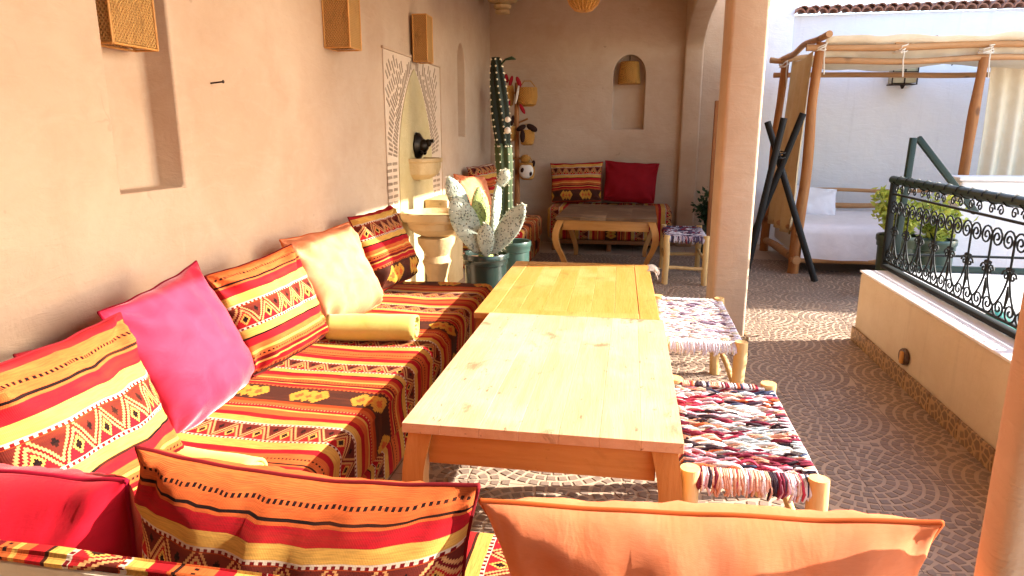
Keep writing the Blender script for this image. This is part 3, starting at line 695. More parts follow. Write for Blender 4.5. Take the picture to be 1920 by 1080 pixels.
# ---------------------------------------------------------------- tables
def cab(b, x, y, ztop, sx, sy, s=.036, amp=.03, foot=.022):
    """curved leg swelling outward at the knee"""
    pr = []
    for i in range(15):
        t = i/14; off = amp*math.sin(t*math.pi*1.55+.1)*(1 if t < .66 else 1.)*(1-.1*t); off = amp*(math.sin(2*math.pi*t*.82)); hw = s+(foot-s)*t**.9
        pr.append((off, ztop*(1-t), hw))
    rings = []
    for off, z, hw in pr:
        cx, cy = x+sx*off, y+sy*off
        rings.append([b.verts.new((cx+dx*hw, cy+dy*hw, z)) for dx, dy in ((-1, -1), (1, -1), (1, 1), (-1, 1))])
    for A, B in zip(rings, rings[1:]):
        for k in range(4): b.faces.new((A[k], A[(k+1) % 4], B[(k+1) % 4], B[k]))
    b.faces.new(rings[0][::-1]); b.faces.new(rings[-1])
def table(label, x0, x1, y0, y1, zt, mtop, planks, loc, rz=0, border=False, amp=.022, th=.028, mleg='tleg'):
    w, d = x1-x0, y1-y0; t = thing('low_table', label, 'table', loc, rz, 'low wooden tables'); X, Y = w/2, d/2
    if not border:
        pw = w/planks
        for i in range(planks):
            b = NB(); box(b, -X+i*pw+.00015, -X+(i+1)*pw-.00015, -Y, Y, zt-th, zt+rng.uniform(0, .0004), .0007, seg=1); fin('plank', b, mtop, t)
    else:
        f = .085
        for (a0, a1, b0, b1) in ((-X, -X+f, -Y, Y), (X-f, X, -Y, Y), (-X+f+.001, X-f-.001, -Y, -Y+f), (-X+f+.001, X-f-.001, Y-f, Y)):
            b = NB(); box(b, a0, a1, b0, b1, zt-th, zt, .002, seg=1); fin('border_board', b, mtop, t)
        n = planks; pw = (w-2*f-.003)/n
        for i in range(n):
            b = NB(); box(b, -X+f+.0015+i*pw+.0003, -X+f+.0015+(i+1)*pw-.0003, -Y+f+.001, Y-f-.001, zt-th, zt-.0012-rng.uniform(0, .0006), .001, seg=1); fin('plank', b, mtop, t)
    ap, ins = .095, .022
    for (a0, a1, b0, b1) in ((-X+.066, X-.066, -Y+ins, -Y+ins+.022), (-X+.066, X-.066, Y-ins-.022, Y-ins), (-X+ins, -X+ins+.022, -Y+.066, Y-.066), (X-ins-.022, X-ins, -Y+.066, Y-.066)):
        b = NB(); box(b, a0, a1, b0, b1, zt-th-ap, zt-th-.001, .003); fin('apron', b, 'trail', t)
    for sx in (-1, 1):
        for sy in (-1, 1):
            b = NB(); cab(b, sx*(X-.047), sy*(Y-.047), zt-th-.001, sx, sy, .033, amp); fin('leg', b, mleg, t, 35)
    return t
table('long pale limed wooden table in the foreground, nearest of the row', -.595, .148, 1.61, 2.78, .54, 'table', 7, (-.2235, 2.195, 0), R(.3))
table('honey coloured framed wooden table set end to end behind the pale one', -.68, .125, 2.795, 4.045, .535, 'table2', 6, (-.283, 3.42, 0), R(1.2), border=True)
table('dark worn table with curved yellow legs in front of the far bench', -.70, .225, 6.2, 7.42, .55, 'worn', 4, (-.235, 6.82, 0), R(-.8), amp=.045)

# ---------------------------------------------------------------- rag stools
def stool(label, loc, pal, seed, w=.34, d=.70, h=.43, rz=0, rows=17):
    r_ = random.Random(seed); t = thing('rag_stool', label, 'stool', loc, rz, 'rag woven stools'); X, Y = w/2, d/2
    for sx in (-1, 1):
        for sy in (-1, 1):
            b = NB(); log(b, (sx*X, sy*Y, 0), (sx*X*.98, sy*Y*.98, h+.008), .026, .027, seed+sx*3+sy, .004, 10, 14); fin('leg', b, 'stoolw', t, 50)
    for z in (.15,):
        for sx in (-1, 1): b = NB(); log(b, (sx*X, -Y, z+.05), (sx*X, Y, z+.05), .014, .014, seed+z+sx, .004, 8, 8); fin('stretcher', b, 'stoolw', t, 50)
        for sy in (-1, 1): b = NB(); log(b, (-X, sy*Y, z), (X, sy*Y, z), .016, .016, seed+z+sy+9, .004, 8, 8); fin('stretcher', b, 'stoolw', t, 50)
    for sx in (-1, 1): b = NB(); log(b, (sx*X, -Y, h-.045), (sx*X, Y, h-.045), .018, .018, seed+sx+20, .003, 8, 8); fin('seat_rail', b, 'stoolw', t, 50)
    b = NB(); cl = b.loops.layers.float_color.new('Col')
    def yarn(pts, rad, col, sides=6):
        k = len(pts); rr = [rad*(.65 if i in (0, k-1) else 1.0) for i in range(k)]
        for f in tube(b, pts, rr, sides):
            for lp in f.loops: lp[cl] = col
    pal = [hx(c) for c in pal]
    def pick(y, x):
        if r_.random() < .35: return r_.choice(pal)
        i = int((mn.noise((x*5+seed, y*3.2, seed))*.5+.5)*len(pal)*1.6) % len(pal); return pal[i]
    rows = int(d/.0140)
    for i in range(rows):
        y = -Y+.012+(d-.024)*i/(rows-1)+r_.uniform(-.003, .003); x = -X-.005-r_.uniform(0, .05)
        while x < X:                                          # rag strands worked over and under the warp
            L = r_.uniform(.07, .2); x1 = min(x+L, X+.012); xa = max(x, -X-.012); col = pick(y, x)
            for s_ in range(2):
                ph = r_.uniform(0, 6.28); zb = h-.018+r_.uniform(-.003, .005); yo = y+(s_-.5)*.010+r_.uniform(-.004, .004)
                pts = [(xa+(x1-xa)*k/6, yo+.004*math.sin(ph+k*1.4), zb+.006*math.sin((xa+(x1-xa)*k/6)*60+i*2.2+s_*.8)+(-.006 if k in (0, 6) else 0)) for k in range(7)]
                yarn(pts, r_.uniform(.0036, .0058), col if r_.random() < .7 else r_.choice(pal), 5)
            x = x1 if x1 < X else X+1
    for sy in (-1, 1):                                        # loops hanging over the end rails
        for k in range(56):
            x = -X+.025+(w-.05)*k/55; col = pick(sy*Y, x); y = sy*(Y-.005); dp = r_.uniform(.035, .062)
            yarn([(x, y-sy*.035, h-.004), (x+r_.uniform(-.004, .004), y+sy*.004, h-.006), (x+r_.uniform(-.006, .006), y+sy*.018, h-.03), (x+r_.uniform(-.008, .008), y+sy*.012, h-dp)], r_.uniform(.0045, .007), col, 5)
    for sx in (-1, 1):
        for k in range(52):
            y = -Y+.035+(d-.07)*(k+r_.random())/52; col = pick(y, sx*X); x = sx*X
            yarn([(x-sx*r_.uniform(.01, .03), y+r_.uniform(-.01, .01), h-.010), (x+sx*.004, y+r_.uniform(-.004, .004), h-.008), (x+sx*.017, y+r_.uniform(-.006, .006), h-.032), (x+sx*.008, y+r_.uniform(-.008, .008), h-.066)], r_.uniform(.0045, .007), col, 5)
    for f in b.faces: f.smooth = True
    fin('woven_seat', b, 'yarn', t, 80); return t
PALM = ['#e8dcd6', '#a8243c', '#d7b7bf', '#e6d6d8', '#f0e6e2', '#e9dfe4', '#3a2434', '#e9e2d8', '#c23a54', '#efe6e6', '#2c3a58', '#c8602e', '#f0e8e4', '#b9c4c8', '#7a1630', '#dda58a', '#2b1a22', '#d9a0ae']
PALW = ['#efe8e4', '#e6dce4', '#d7c9d8', '#f2ece6', '#e9dcc8', '#c9b8cc', '#efe9ec', '#dfc8cc', '#8a7488', '#f0e6de', '#e7d8b8', '#eae4ee']
PALD = ['#b7b0bd', '#2c2638', '#d4cbd0', '#7c2430', '#4a4058', '#c8bcc4', '#38304a', '#8a2c38', '#e0d8da', '#56506a']
stool('nearest rag stool with red, white and black woven seat', (.338, 2.03, 0), PALM, 3, .33, .70)
stool('pale pink and white rag stool by the middle pillar, second in the row', (.318, 3.27, 0), PALW, 5, .33, .82, rows=19)
stool('dark blue and white rag stool beyond the tables beside the far brown table', (.475, 6.35, 0), PALD, 9, .34, .74)
bm = NB(); cl = bm.loops.layers.float_color.new('Col'); r_ = random.Random(3)
for k in range(15):
    x = .118+r_.uniform(-.004, .012); y = 3.84+.19*k/14
    for f in tube(bm, [(x-.02, y, .538), (x+.012, y+r_.uniform(-.006, .006), .541), (x+.03, y+r_.uniform(-.01, .01), .525), (x+.035+r_.uniform(-.006, .012), y+r_.uniform(-.015, .015), .50+r_.uniform(-.012, .02))], .002, 4):
        for lp in f.loops: lp[cl] = hx('#a89c90')
tag(fin('fringed_cloth', bm, 'yarn', None, 80), 'small white fringe hanging over the far right corner of the honey table', 'cloth')

# ---------------------------------------------------------------- lanterns on the wall
def lantern(label, x0, x1, y0, y1, z0, z1):
    t = thing('rattan_lantern', label, 'lantern', ((x0+x1)/2, (y0+y1)/2, z0), 0, 'woven rattan wall lanterns'); X, Y, Z = (x1-x0)/2, (y1-y0)/2, z1-z0
    for (a0, a1, b0, b1) in ((-X, X, -Y+.001, -Y+.006), (X-.006, X-.001, -Y, Y), (-X, X, Y-.006, Y-.001), (-X+.001, -X+.006, -Y, Y)):
        b = NB(); box(b, a0, a1, b0, b1, .006, Z-.004, 0); fin('woven_panel', b, 'rattan', t)
    b = NB(); r = .005
    for sx in (-1, 1):
        for sy in (-1, 1): tube(b, [(sx*X, sy*Y, 0), (sx*X, sy*Y, Z)], r, 6)
    for z in (0, Z):
        for s in (-1, 1): tube(b, [(-X, s*Y, z), (X, s*Y, z)], r*.9, 6); tube(b, [(s*X, -Y, z), (s*X, Y, z)], r*.9, 6)
    fin('cane_frame', b, 'cane', t)
    return t
lantern('rattan lantern hanging inside the tall square niche', -1.832, -1.735, 2.10, 2.32, 1.60, 2.15)
lantern('rattan lantern on the bare wall between the square niche and the fountain', -1.735, -1.585, 3.72, 3.88, 1.775, 2.25)
lantern('rattan lantern on the wall above the fountain arch', -1.71, -1.60, 5.22, 5.37, 1.85, 2.19)
t = thing('niche_lamp', 'woven lampshade hanging inside the round-topped niche of the end wall', 'lamp', (-.10, 8.26, 1.87))
bm = NB(); lathe(bm, [(.13, 0), (.132, .012), (.118, .15), (.105, .245), (.09, .25), (.08, .245), (.115, .01)], 20); fin('lamp_shade', bm, 'straw', t)
bm = NB(); tube(bm, [(0, 0, .24), (0, 0, .315)], .006, 6); tube(bm, [(-.09, 0, .245), (.09, 0, .245)], .004, 6); fin('hook', bm, 'nail', t)
t = thing('pendant_lamp', 'round woven basket lamp hanging from the ceiling in front of the end wall', 'lamp', (-.47, 6.0, 2.30))
bm = NB(); lathe(bm, [(.02, 0), (.07, .012), (.115, .06), (.14, .13), (.15, .22), (.14, .34), (.10, .42), (.05, .45), (.04, .44), (.1, .3), (.1, .1)], 28); fin('basket_shade', bm, 'straw', t)
bm = NB()
for k in range(20):
    an = k*math.pi/10; tube(bm, [((r+.003)*math.cos(an), (r+.003)*math.sin(an), z) for r, z in ((.03, 0), (.072, .012), (.118, .06), (.143, .13), (.153, .22), (.143, .34), (.1, .42))], .004, 5)
fin('rib', bm, 'cane', t)
bm = NB(); tube(bm, [(0, 0, .44), (0, 0, .80)], .006, 6); fin('cord', bm, 'nail', t)
t = thing('ceiling_lantern', 'carved wooden lantern hanging in the far corner above the cactus', 'lamp', (-1.47, 7.6, 2.565))
bm = NB(); lathe(bm, [(.03, 0), (.075, .01), (.08, .035), (.06, .05), (.085, .06), (.095, .09), (.07, .11), (.15, .13), (.16, .16), (.12, .19), (.09, .3), (.11, .4), (.04, .42)], 20, flute=.05, nf=10); fin('carved_body', bm, 'stone', t)
bm = NB(); tube(bm, [(0, 0, .41), (0, 0, .54)], .008, 6); fin('hanger', bm, 'nail', t)
bm = NB(); tube(bm, [(W-.01, 2.63, 1.505), (W+.055, 2.632, 1.512)], .0035, 8); lathe(bm, [(.007, 0), (.007, .003)], 10, (0, 0, 0)); 
for v in bm.verts:
    if abs(v.co.x) < .01: v.co = Vector((W+.055+v.co.z, 2.632+v.co.x, 1.512+v.co.y))
tag(fin('wall_nail', bm, 'nail'), 'single dark nail sticking out of the bare wall right of the square niche', 'nail')

# ---------------------------------------------------------------- cacti
def pot(name, label, r, h, mat, loc, soil=True):
    t = thing(name, label, 'flower pot', loc)
    b = NB(); lathe(b, [(r*.74, 0), (r*.80, .01), (r*.90, h*.45), (r*.93, h*.78), (r*.92, h*.82), (r*.99, h*.83), (r*1.0, h*.90), (r*1.05, h*.92), (r*1.05, h*.98), (r*1.02, h), (r*.93, h*.99), (r*.90, h*.90)], 32); fin('vessel', b, mat, t, 40)
    b = NB(); N = 20; c0 = b.verts.new((0, 0, h*.925)); rg = [b.verts.new((r*.91*math.cos(2*math.pi*i/N), r*.91*math.sin(2*math.pi*i/N), h*.90+.006*rng.random())) for i in range(N)]
    for i in range(N): b.faces.new((c0, rg[i], rg[(i+1) % N]))
    fin('soil', b, 'soil', t); return t
pot('flower_pot', 'dark green glazed pot holding the prickly pear cactus', .165, .46, 'potg', (-1.045, 4.72, 0))
pot('flower_pot', 'teal glazed pot of the tall columnar cactus, behind the prickly pear pot', .135, .47, 'pott', (-.93, 5.25, 0))
pp = thing('prickly_pear', 'prickly pear cactus with pale flat pads in the dark green pot', 'cactus', (-1.045, 4.72, .42))
spn = NB()
def pad(p0, p1, wd, th, mat, seed, facing=(0.25, -1, 0)):
    p0, p1 = Vector(p0), Vector(p1); ax = p1-p0; L = ax.length; ax.normalize(); f = Vector(facing); f = (f-ax*f.dot(ax)).normalized(); s = ax.cross(f)
    b = NB(); U, V = 20, 14; rows = []
    for j in range(V+1):
        t = j/V; z = L*t; w_ = wd*(math.sin(math.pi*min(1, t*.93+.07))**.62)*(.62+.5*t)*.95; 
        if j in (0, V): w_ = wd*.10
        row = []
        for i in range(U):
            an = 2*math.pi*i/U; q = p0+ax*z+s*math.cos(an)*w_/2+f*math.sin(an)*th/2*(w_/wd*.6+.4)
            q = q+f*.006*mn.noise((q.x*14+seed, q.y*14, q.z*14)); row.append(b.verts.new(q))
        rows.append(row)
    for A, B in zip(rows, rows[1:]):
        for i in range(U): b.faces.new((A[i], A[(i+1) % U], B[(i+1) % U], B[i]))
    b.faces.new(rows[0][::-1]); b.faces.new(rows[-1])
    for j in range(1, V+1):
        for i in range(U):
            if (i+j*3) % 4 == 0 or (j == V):
                co = rows[j][i].co; nrm = (co-(p0+ax*(L*j/V))).normalized()
                for k in range(2):
                    d = (nrm+Vector((rng.uniform(-.6, .6), rng.uniform(-.6, .6), rng.uniform(-.3, .7)))).normalized(); e0 = co; sd = d.orthogonal().normalized()*.0016
                    spn.faces.new((spn.verts.new(e0+sd), spn.verts.new(e0-sd), spn.verts.new(e0+d*rng.uniform(.012, .024))))
    fin('pad', b, mat, pp, 60)
pad((-.11, .03, .22), (-.265, -.02, .585), .17, .05, 'pad', 1, (.5, -1, 0))
pad((-.03, -.05, .04), (-.215, -.08, .455), .235, .055, 'pad', 2, (.35, -1, .1))
pad((-.02, .02, .12), (-.055, .04, .51), .18, .05, 'pady', 3, (.8, -.9, 0))
pad((.06, .0, .15), (.10, .0, .555), .135, .055, 'pad', 4, (1, -.35, 0))
pad((.115, 0, .52), (.16, 0, .64), .10, .04, 'pad', 5, (.4, -1, 0))
pad((.05, -.05, .04), (.295, -.06, .40), .20, .055, 'pad', 6, (-.2, -1, .2))
pad((.02, -.07, .02), (.03, -.12, .27), .15, .05, 'pad', 7, (.1, -1, .2))
bm = NB(); log(bm, (0, 0, 0), (.01, 0, .22), .055, .045, 4., .01, 8, 12); fin('trunk', bm, 'pady', pp, 60)
o = fin('spines', spn, 'spine', pp, 0); o['kind'] = 'stuff'
for o in (bpy.data.objects[n_] for n_ in ('spines',)): pass
# ground-rooted spines also crowd the trunk
cc = thing('columnar_cactus', 'tall dark columnar cactus with white dotted ribs in the far corner', 'cactus', (-.93, 5.25, .43))
def ribbed(z0, z1, rf, cfun, twist, mat, name, nr=6):
    b = NB(); n = 40; sides = nr*6; rings = []; ribs = []
    for i in range(n+1):
        t = i/n; z = z0+(z1-z0)*t; cx, cy = cfun(z); r = rf(t); ring = []
        for k in range(sides):
            an = 2*math.pi*k/sides+twist*t; rr = r*(1+.26*math.cos(nr*2*math.pi*k/sides)); ring.append(b.verts.new((cx+rr*math.cos(an), cy+rr*math.sin(an), z)))
        rings.append(ring)
        ribs.append([ring[k].co.copy() for k in range(0, sides, 6)])
    for A, B in zip(rings, rings[1:]):
        for k in range(sides): b.faces.new((A[k], A[(k+1) % sides], B[(k+1) % sides], B[k]))
    b.faces.new(rings[0][::-1]); b.faces.new(rings[-1]); fin(name, b, mat, cc, 80); return ribs
cf = lambda z: (-.075-.03*z+.02*math.sin(z*3), 0)
r1 = ribbed(0, .80, lambda t: .050+.005*math.sin(t*9), cf, .3, 'cact2', 'lower_stem')
r2 = ribbed(.78, 1.44, lambda t: .042+.022*math.sin(min(1, t*1.6+.15)*math.pi/2)-.036*t**4, cf, -.5, 'cact', 'upper_stem')
bm = NB()
for ribs, st in ((r2, 1), (r1, 2)):
    for i in range(0, len(ribs), 3):
        for p in ribs[i]:
            t = NB(); bmesh.ops.create_icosphere(t, subdivisions=1, radius=.008 if ribs is r2 else .006); merge(bm, t, Matrix.Translation(p))
o = fin('areoles', bm, 'spine', cc); o['kind'] = 'stuff'
bm = NB(); tube(bm, [(-.10, -.02, 1.38), (-.06, -.03, 1.42), (-.01, -.03, 1.43), (.02, -.03, 1.42)], [.006, .008, .014, .004], 6); fin('flower_stub', bm, 'leafd', cc)
bm = NB()
for z, s in ((.98, .022), (.90, .026)):
    t = NB(); bmesh.ops.create_icosphere(t, subdivisions=2, radius=s); merge(bm, t, Matrix.Translation((-.035, -.07, z)))
fin('blossom', bm, 'feltw', cc)

# ---------------------------------------------------------------- animal baskets on a pole
st_ = thing('basket_stand', 'slim wooden pole stand with pegs behind the tall cactus', 'stand', (-1.32, 7.66, 0))
bm = NB(); log(bm, (0, 0, 0), (0, 0, 1.86), .035, .026, 2., .012, 14, 10); fin('post', bm, 'pole', st_)
bm = NB()
for z, s in ((1.74, -1), (1.74, 1), (1.42, -1), (1.42, 1), (1.02, 1), (1.02, -1)): tube(bm, [(0, 0, z), (s*.13, -.05, z+.05)], .011, 6)
fin('peg', bm, 'pole', st_)
def abasket(label, loc, r, h, ears, face, rz=0, mat='straw'):
    t = thing('animal_basket', label, 'basket', loc, R(rz), 'animal face baskets')
    b = NB(); lathe(b, [(r*.55, 0), (r*.85, h*.1), (r, h*.5), (r*.95, h), (r*.88, h), (r*.9, h*.5), (r*.5, h*.08)], 20); fin('bowl', b, mat, t)
    def blob(name, m_, c, s, rx=0):
        q = NB(); bmesh.ops.create_uvsphere(q, u_segments=10, v_segments=8, radius=1); b2 = NB(); merge(b2, q, Matrix.Translation(c) @ Matrix.Rotation(rx, 4, 'Y') @ Matrix.Diagonal((*s, 1))); fin(name, b2, m_, t, 60)
    for e_ in ears: blob('ear', *e_)
    for f_ in face: blob('eye' if len(f_) < 5 else 'muzzle', *f_[:4])
    b = NB(); tube(b, [(-r*.8, 0, h), (-r*.3, 0, h*1.35), (r*.3, 0, h*1.35), (r*.8, 0, h)], .006, 6); fin('handle', b, mat, t); return t
abasket('hen shaped straw basket with red comb, left one at the top of the pole', (-1.44, 7.60, 1.60), .10, .22, [('basketr', (.07, -.05, .27), (.02, .03, .06), .3), ('basketr', (.02, -.03, .30), (.02, .03, .05), -.2)], [('basketr', (.05, -.10, .02), (.02, .015, .05), .4)])
abasket('hen shaped straw basket with red feet, right one at the top of the pole', (-1.19, 7.58, 1.60), .115, .20, [('basketr', (-.09, -.05, .26), (.025, .03, .06), -.4), ('feltw', (-.10, -.09, .12), (.015, .012, .10), .2)], [('basketr', (-.04, -.10, -.03), (.022, .015, .06), -.5)])
abasket('donkey faced basket with dark eye beside the cactus ribs', (-1.405, 7.58, 1.22), .085, .17, [('feltb', (-.05, -.02, .24), (.02, .02, .06), 0), ('feltb', (.05, -.02, .23), (.02, .02, .06), .2)], [('feltb', (-.02, -.083, .12), (.016, .012, .018), 0), ('feltw', (.0, -.085, .06), (.03, .02, .03), 0, 1)])
abasket('brown cow faced basket with drooping dark ears', (-1.19, 7.58, 1.18), .085, .17, [('feltb', (.06, -.05, .19), (.07, .03, .035), .5), ('feltb', (-.06, -.05, .19), (.06, .03, .03), -.5)], [('feltb', (-.04, -.08, .10), (.03, .02, .07), 0)])
abasket('black and white panda faced basket low on the pole', (-1.19, 7.58, .80), .09, .19, [('feltb', (.075, -.03, .18), (.022, .02, .04), .2), ('straw', (-.02, 0, .23), (.06, .05, .05), .2)], [('feltb', (-.035, -.085, .11), (.026, .014, .034), .3), ('feltb', (.045, -.08, .08), (.026, .014, .034), -.3), ('feltw', (.0, -.065, .10), (.085, .035, .085), 0, 1)])

# ---------------------------------------------------------------- low well wall and railing
lw = thing('well_wall', 'low cream wall with white top carrying the wrought iron railing', 'wall', (0, 0, 0))
bm = NB(); box(bm, 1.44, 1.655, .6, 4.50, 0, .447, .018, seg=3); fin('wall_body', bm, 'cream', lw)
bm = NB(); box(bm, 1.436, 1.66, .6, 4.507, .448, .462, .006); fin('white_coping', bm, 'white', lw)
bm = NB(); box(bm, 1.664, 5.0, 3.56, 4.52, .30, .460, .006); fin('white_ledge', bm, 'white', lw)
sk = None
for i in range(13):
    if sk is None: bm = NB(); box(bm, -.012, 0, -.147, .147, 0, .095, .003, seg=1); sk = fin('skirting_tile', bm, 'skirt', lw); o = sk
    else: o = sk.copy(); C.objects.link(o); o.parent = lw
    o.location = (1.4385, 4.36-.3*i, .0005)
t = thing('wall_socket', 'small brown plastic socket on the low cream wall', 'socket', (1.436, 3.655, .165))
bm = NB(); lathe(bm, [(.052, 0), (.052, .014), (.046, .02)], 24); o = fin('cover_plate', bm, 'socket', t); o.rotation_euler = (0, R(-90), 0); o.scale = (.85, 1., 1)
bm = NB(); box(bm, -.034, -.019, -.030, -.004, -.030, .034, .004); fin('flap', bm, 'cane', t)
# green glazed tiles sloping down inside the well
gt = thing('glazed_roof', 'row of green glazed half-round tiles inside the light well', 'roof', (0, 0, 0))
g0 = fin('glazed_tile', halftile(.085, .75, .014, 9), 'tile_teal', gt)
for i in range(8):
    o = g0 if i == 0 else g0.copy()
    if i: C.objects.link(o); o.parent = gt
    o.location = (1.78+.175*i, 2.93, .06); o.rotation_euler = (R(27), 0, 0)
bm = NB(); box(bm, 1.81, 4.5, .8, 3.49, -.3, -.15, 0); box(bm, 1.665, 5, 3.56, 3.6, -.2, .296, .004); fin('gutter_board', bm, 'green', gt)
def spiral(c, r, turns, a0, d, n=22):
    return [(c[0]+r*(1-.86*i/n)*math.cos(a0+d*2*math.pi*turns*i/n), c[1]+r*(1-.86*i/n)*math.sin(a0+d*2*math.pi*turns*i/n)) for i in range(n+1)]
def motif():
    """one lyre of two mirrored scrolls, in (s, z)"""
    out = []
    for s in (-1, 1):
        top = spiral((s*.047, .402), .052, 1.8, (math.pi if s > 0 else 0), -s)          # starts on the inner side
        bot = spiral((s*.047, .087), .048, 1.7, (math.pi if s < 0 else 0) if False else (0 if s > 0 else math.pi), -s)
        st = []
        for i in range(13):
            t = i/12; x = s*(.090*(1-t)+.002*t+ -.060*math.sin(t*math.pi)*.6+ .0); z = .085+(.405-.085)*t
            st.append((x*(1-.35*math.sin(t*math.pi)), z))
        out.append(bot[::-1]+st[1:-1]+top)
        out.append(spiral((s*.030, .245), .028, 1.2, (0 if s > 0 else math.pi), s, 14))
    return out
def railing(label, loc, rz, L, nm, hz=.56):
    t = thing('iron_railing', label, 'railing', loc, rz)
    b = NB(); tube(b, [(-.02, 0, hz), (L+.03, 0, hz)], .025, 12); fin('handrail', b, 'green', t)
    rr = random.Random(5)
    for k in range(int(L/.13)):
        b = NB(); x = .05+.13*k; tl = rr.uniform(.04, .10)
        pts = [(x+tl*i/10*1.0, .028*math.cos(i*.75), hz+.028*math.sin(i*.75)) for i in range(9)]; tube(b, pts, .003, 5); fin('wrapped_wire', b, 'iron', t)
    for z in (hz-.085, .05): b = NB(); box(b, 0, L, -.006, .006, z-.006, z+.006, .001, seg=1); fin('rail_bar', b, 'iron', t)
    b = NB(); box(b, 0, L, -.020, .020, .006, .030, .003); fin('bottom_rail', b, 'iron', t)
    for x in (0, L): b = NB(); box(b, x-.018, x+.018, -.018, .018, 0, hz, .003); fin('rail_post', b, 'iron', t)
    m0 = None; sc = (hz-.085-.05)/.45; pw = L/nm
    for i in range(nm):
        if m0 is None:
            b = NB()
            for pl in motif(): tube(b, [(x*pw/.19, 0, (z-.043)*sc+.05) for x, z in pl], .0045, 6)
            tube(b, [(-.02, 0, .235*sc+.05), (.02, 0, .235*sc+.05)], .009, 6); tube(b, [(0, 0, .10), (-.01, 0, .16), (0, 0, .2)], [.004, .008, .003], 6)
            m0 = fin('scroll', b, 'iron', t, 60); o = m0
            b = NB(); tube(b, [(x, 0, z) for x, z in spiral((-.04, hz-.052), .028, 1.3, 0, 1, 16)]+[], .004, 5); tube(b, [(x, 0, z) for x, z in spiral((.04, hz-.052), .028, 1.3, math.pi, -1, 16)], .004, 5); c0 = fin('top_curl', b, 'iron', t, 60); c = c0
        else:
            o = m0.copy(); C.objects.link(o); o.parent = t; c = c0.copy(); C.objects.link(c); c.parent = t
        o.location = (pw*(i+.5), 0, 0); c.location = (pw*(i+.5), 0, 0)
    return t
railing('black scrolled iron railing with a thick green handrail on the low cream wall', (1.60, 2.86, .463), R(90), 1.72, 9)
t = thing('kerb_rail', 'low dark green double bar along the far rim of the well', 'rail', (0, 0, 0))
bm = NB(); box(bm, 1.64, 5.0, 4.50, 4.54, .463, .50, .004); fin('lower_bar', bm, 'green', t)
bm = NB(); tube(bm, [(1.62, 4.55, .56), (5.0, 4.55, .56)], .008, 8); fin('upper_bar', bm, 'iron', t)
t = thing('frame_brace', 'dark green square tube bracket rising behind the railing corner', 'bracket', (1.70, 4.66, 0))
def bar(b, p, q, w):
    p, q = Vector(p), Vector(q); d = q-p; t_ = NB(); box(t_, -w, w, -w, w, 0, d.length, .003); merge(b, t_, Matrix.Translation(p) @ d.to_track_quat('Z', 'Y').to_matrix().to_4x4())
bm = NB(); bar(bm, (-.015, 0, .463), (.005, 0, 1.28), .018); fin('upright', bm, 'green', t)
bm = NB(); bar(bm, (.03, .002, 1.28), (.42, .002, .82), .018); fin('diagonal', bm, 'green', t)
bm = NB(); bm2 = None
box(bm, 2.62, 5.4, 6.06, 6.3, 0, .93, .02, seg=3); box(bm, 2.59, 5.4, 6.03, 6.33, .932, .965, .01)
tag(fin('white_parapet', bm, 'white'), 'white low wall beyond the railing in front of the canopy bed', 'wall')

# ---------------------------------------------------------------- plants by the railing
def shrub(label, loc, h, r, n, mat, seed, lw_=.05, name='potted_shrub'):
    rr = random.Random(seed); t = thing(name, label, 'plant', loc); b = NB(); sb = NB()
    for k in range(14):
        an = rr.uniform(0, 6.28); tp = Vector((math.cos(an)*r*rr.uniform(.3, .9), math.sin(an)*r*rr.uniform(.3, .9), h*rr.uniform(.5, 1.0))); md = tp*.5+Vector((0, 0, h*.12))
        tube(sb, [(0, 0, 0), md, tp], [.006, .004, .002], 5)
        for q in range(n//14):
            f = rr.uniform(.25, 1.05); c = (md*2*f*(1-f)+tp*f*f) if f < 1 else tp; c = c+Vector((rr.gauss(0, .025), rr.gauss(0, .025), rr.gauss(0, .025)))
            d = Vector((rr.gauss(0, 1), rr.gauss(0, 1), rr.gauss(.5, .8))).normalized(); s = d.orthogonal().normalized(); s.rotate(Matrix.Rotation(rr.uniform(0, 6.28), 3, d)); L = lw_*rr.uniform(.7, 1.4); w = L*.26; nn = d.cross(s)*w*.35
            v = [b.verts.new(c), b.verts.new(c+d*L*.45+s*w+nn), b.verts.new(c+d*L), b.verts.new(c+d*L*.45-s*w+nn), b.verts.new(c+d*L*.5)]
            b.faces.new((v[0], v[1], v[4])); b.faces.new((v[1], v[2], v[4])); b.faces.new((v[0], v[4], v[3])); b.faces.new((v[4], v[2], v[3]))
    o = fin('foliage', b, mat, t, 0); fin('stems', sb, 'leafd', t, 60); return t
pot('flower_pot', 'dark green pot with a leafy shrub at the end of the low wall', .155, .52, 'potd', (2.10, 5.78, 0))
shrub('bushy yellow green shrub in the dark green pot left of the railing post', (2.10, 5.78, .45), .42, .22, 1000, 'leaf', 1, .06)
pot('flower_pot', 'teal pot seen through the scrolls of the railing', .14, .50, 'pott', (2.36, 5.74, 0))
shrub('yellow green shrub seen through the railing scrolls above the teal pot', (2.36, 5.74, .43), .38, .17, 620, 'leaf', 2, .055)
pot('flower_pot', 'small dark pot in the shade behind the middle pillar', .12, .32, 'potd', (.80, 7.6, 0))
shrub('dark leafy plant half hidden behind the middle pillar', (.80, 7.6, .30), .42, .16, 500, 'leafd', 4)
bm = NB(); box(bm, .70, .80, 6.55, 6.60, 0, 1.60, .006)
tag(fin('wooden_plank', bm, 'dwood'), 'upright brown plank standing just behind the middle pillar', 'plank')

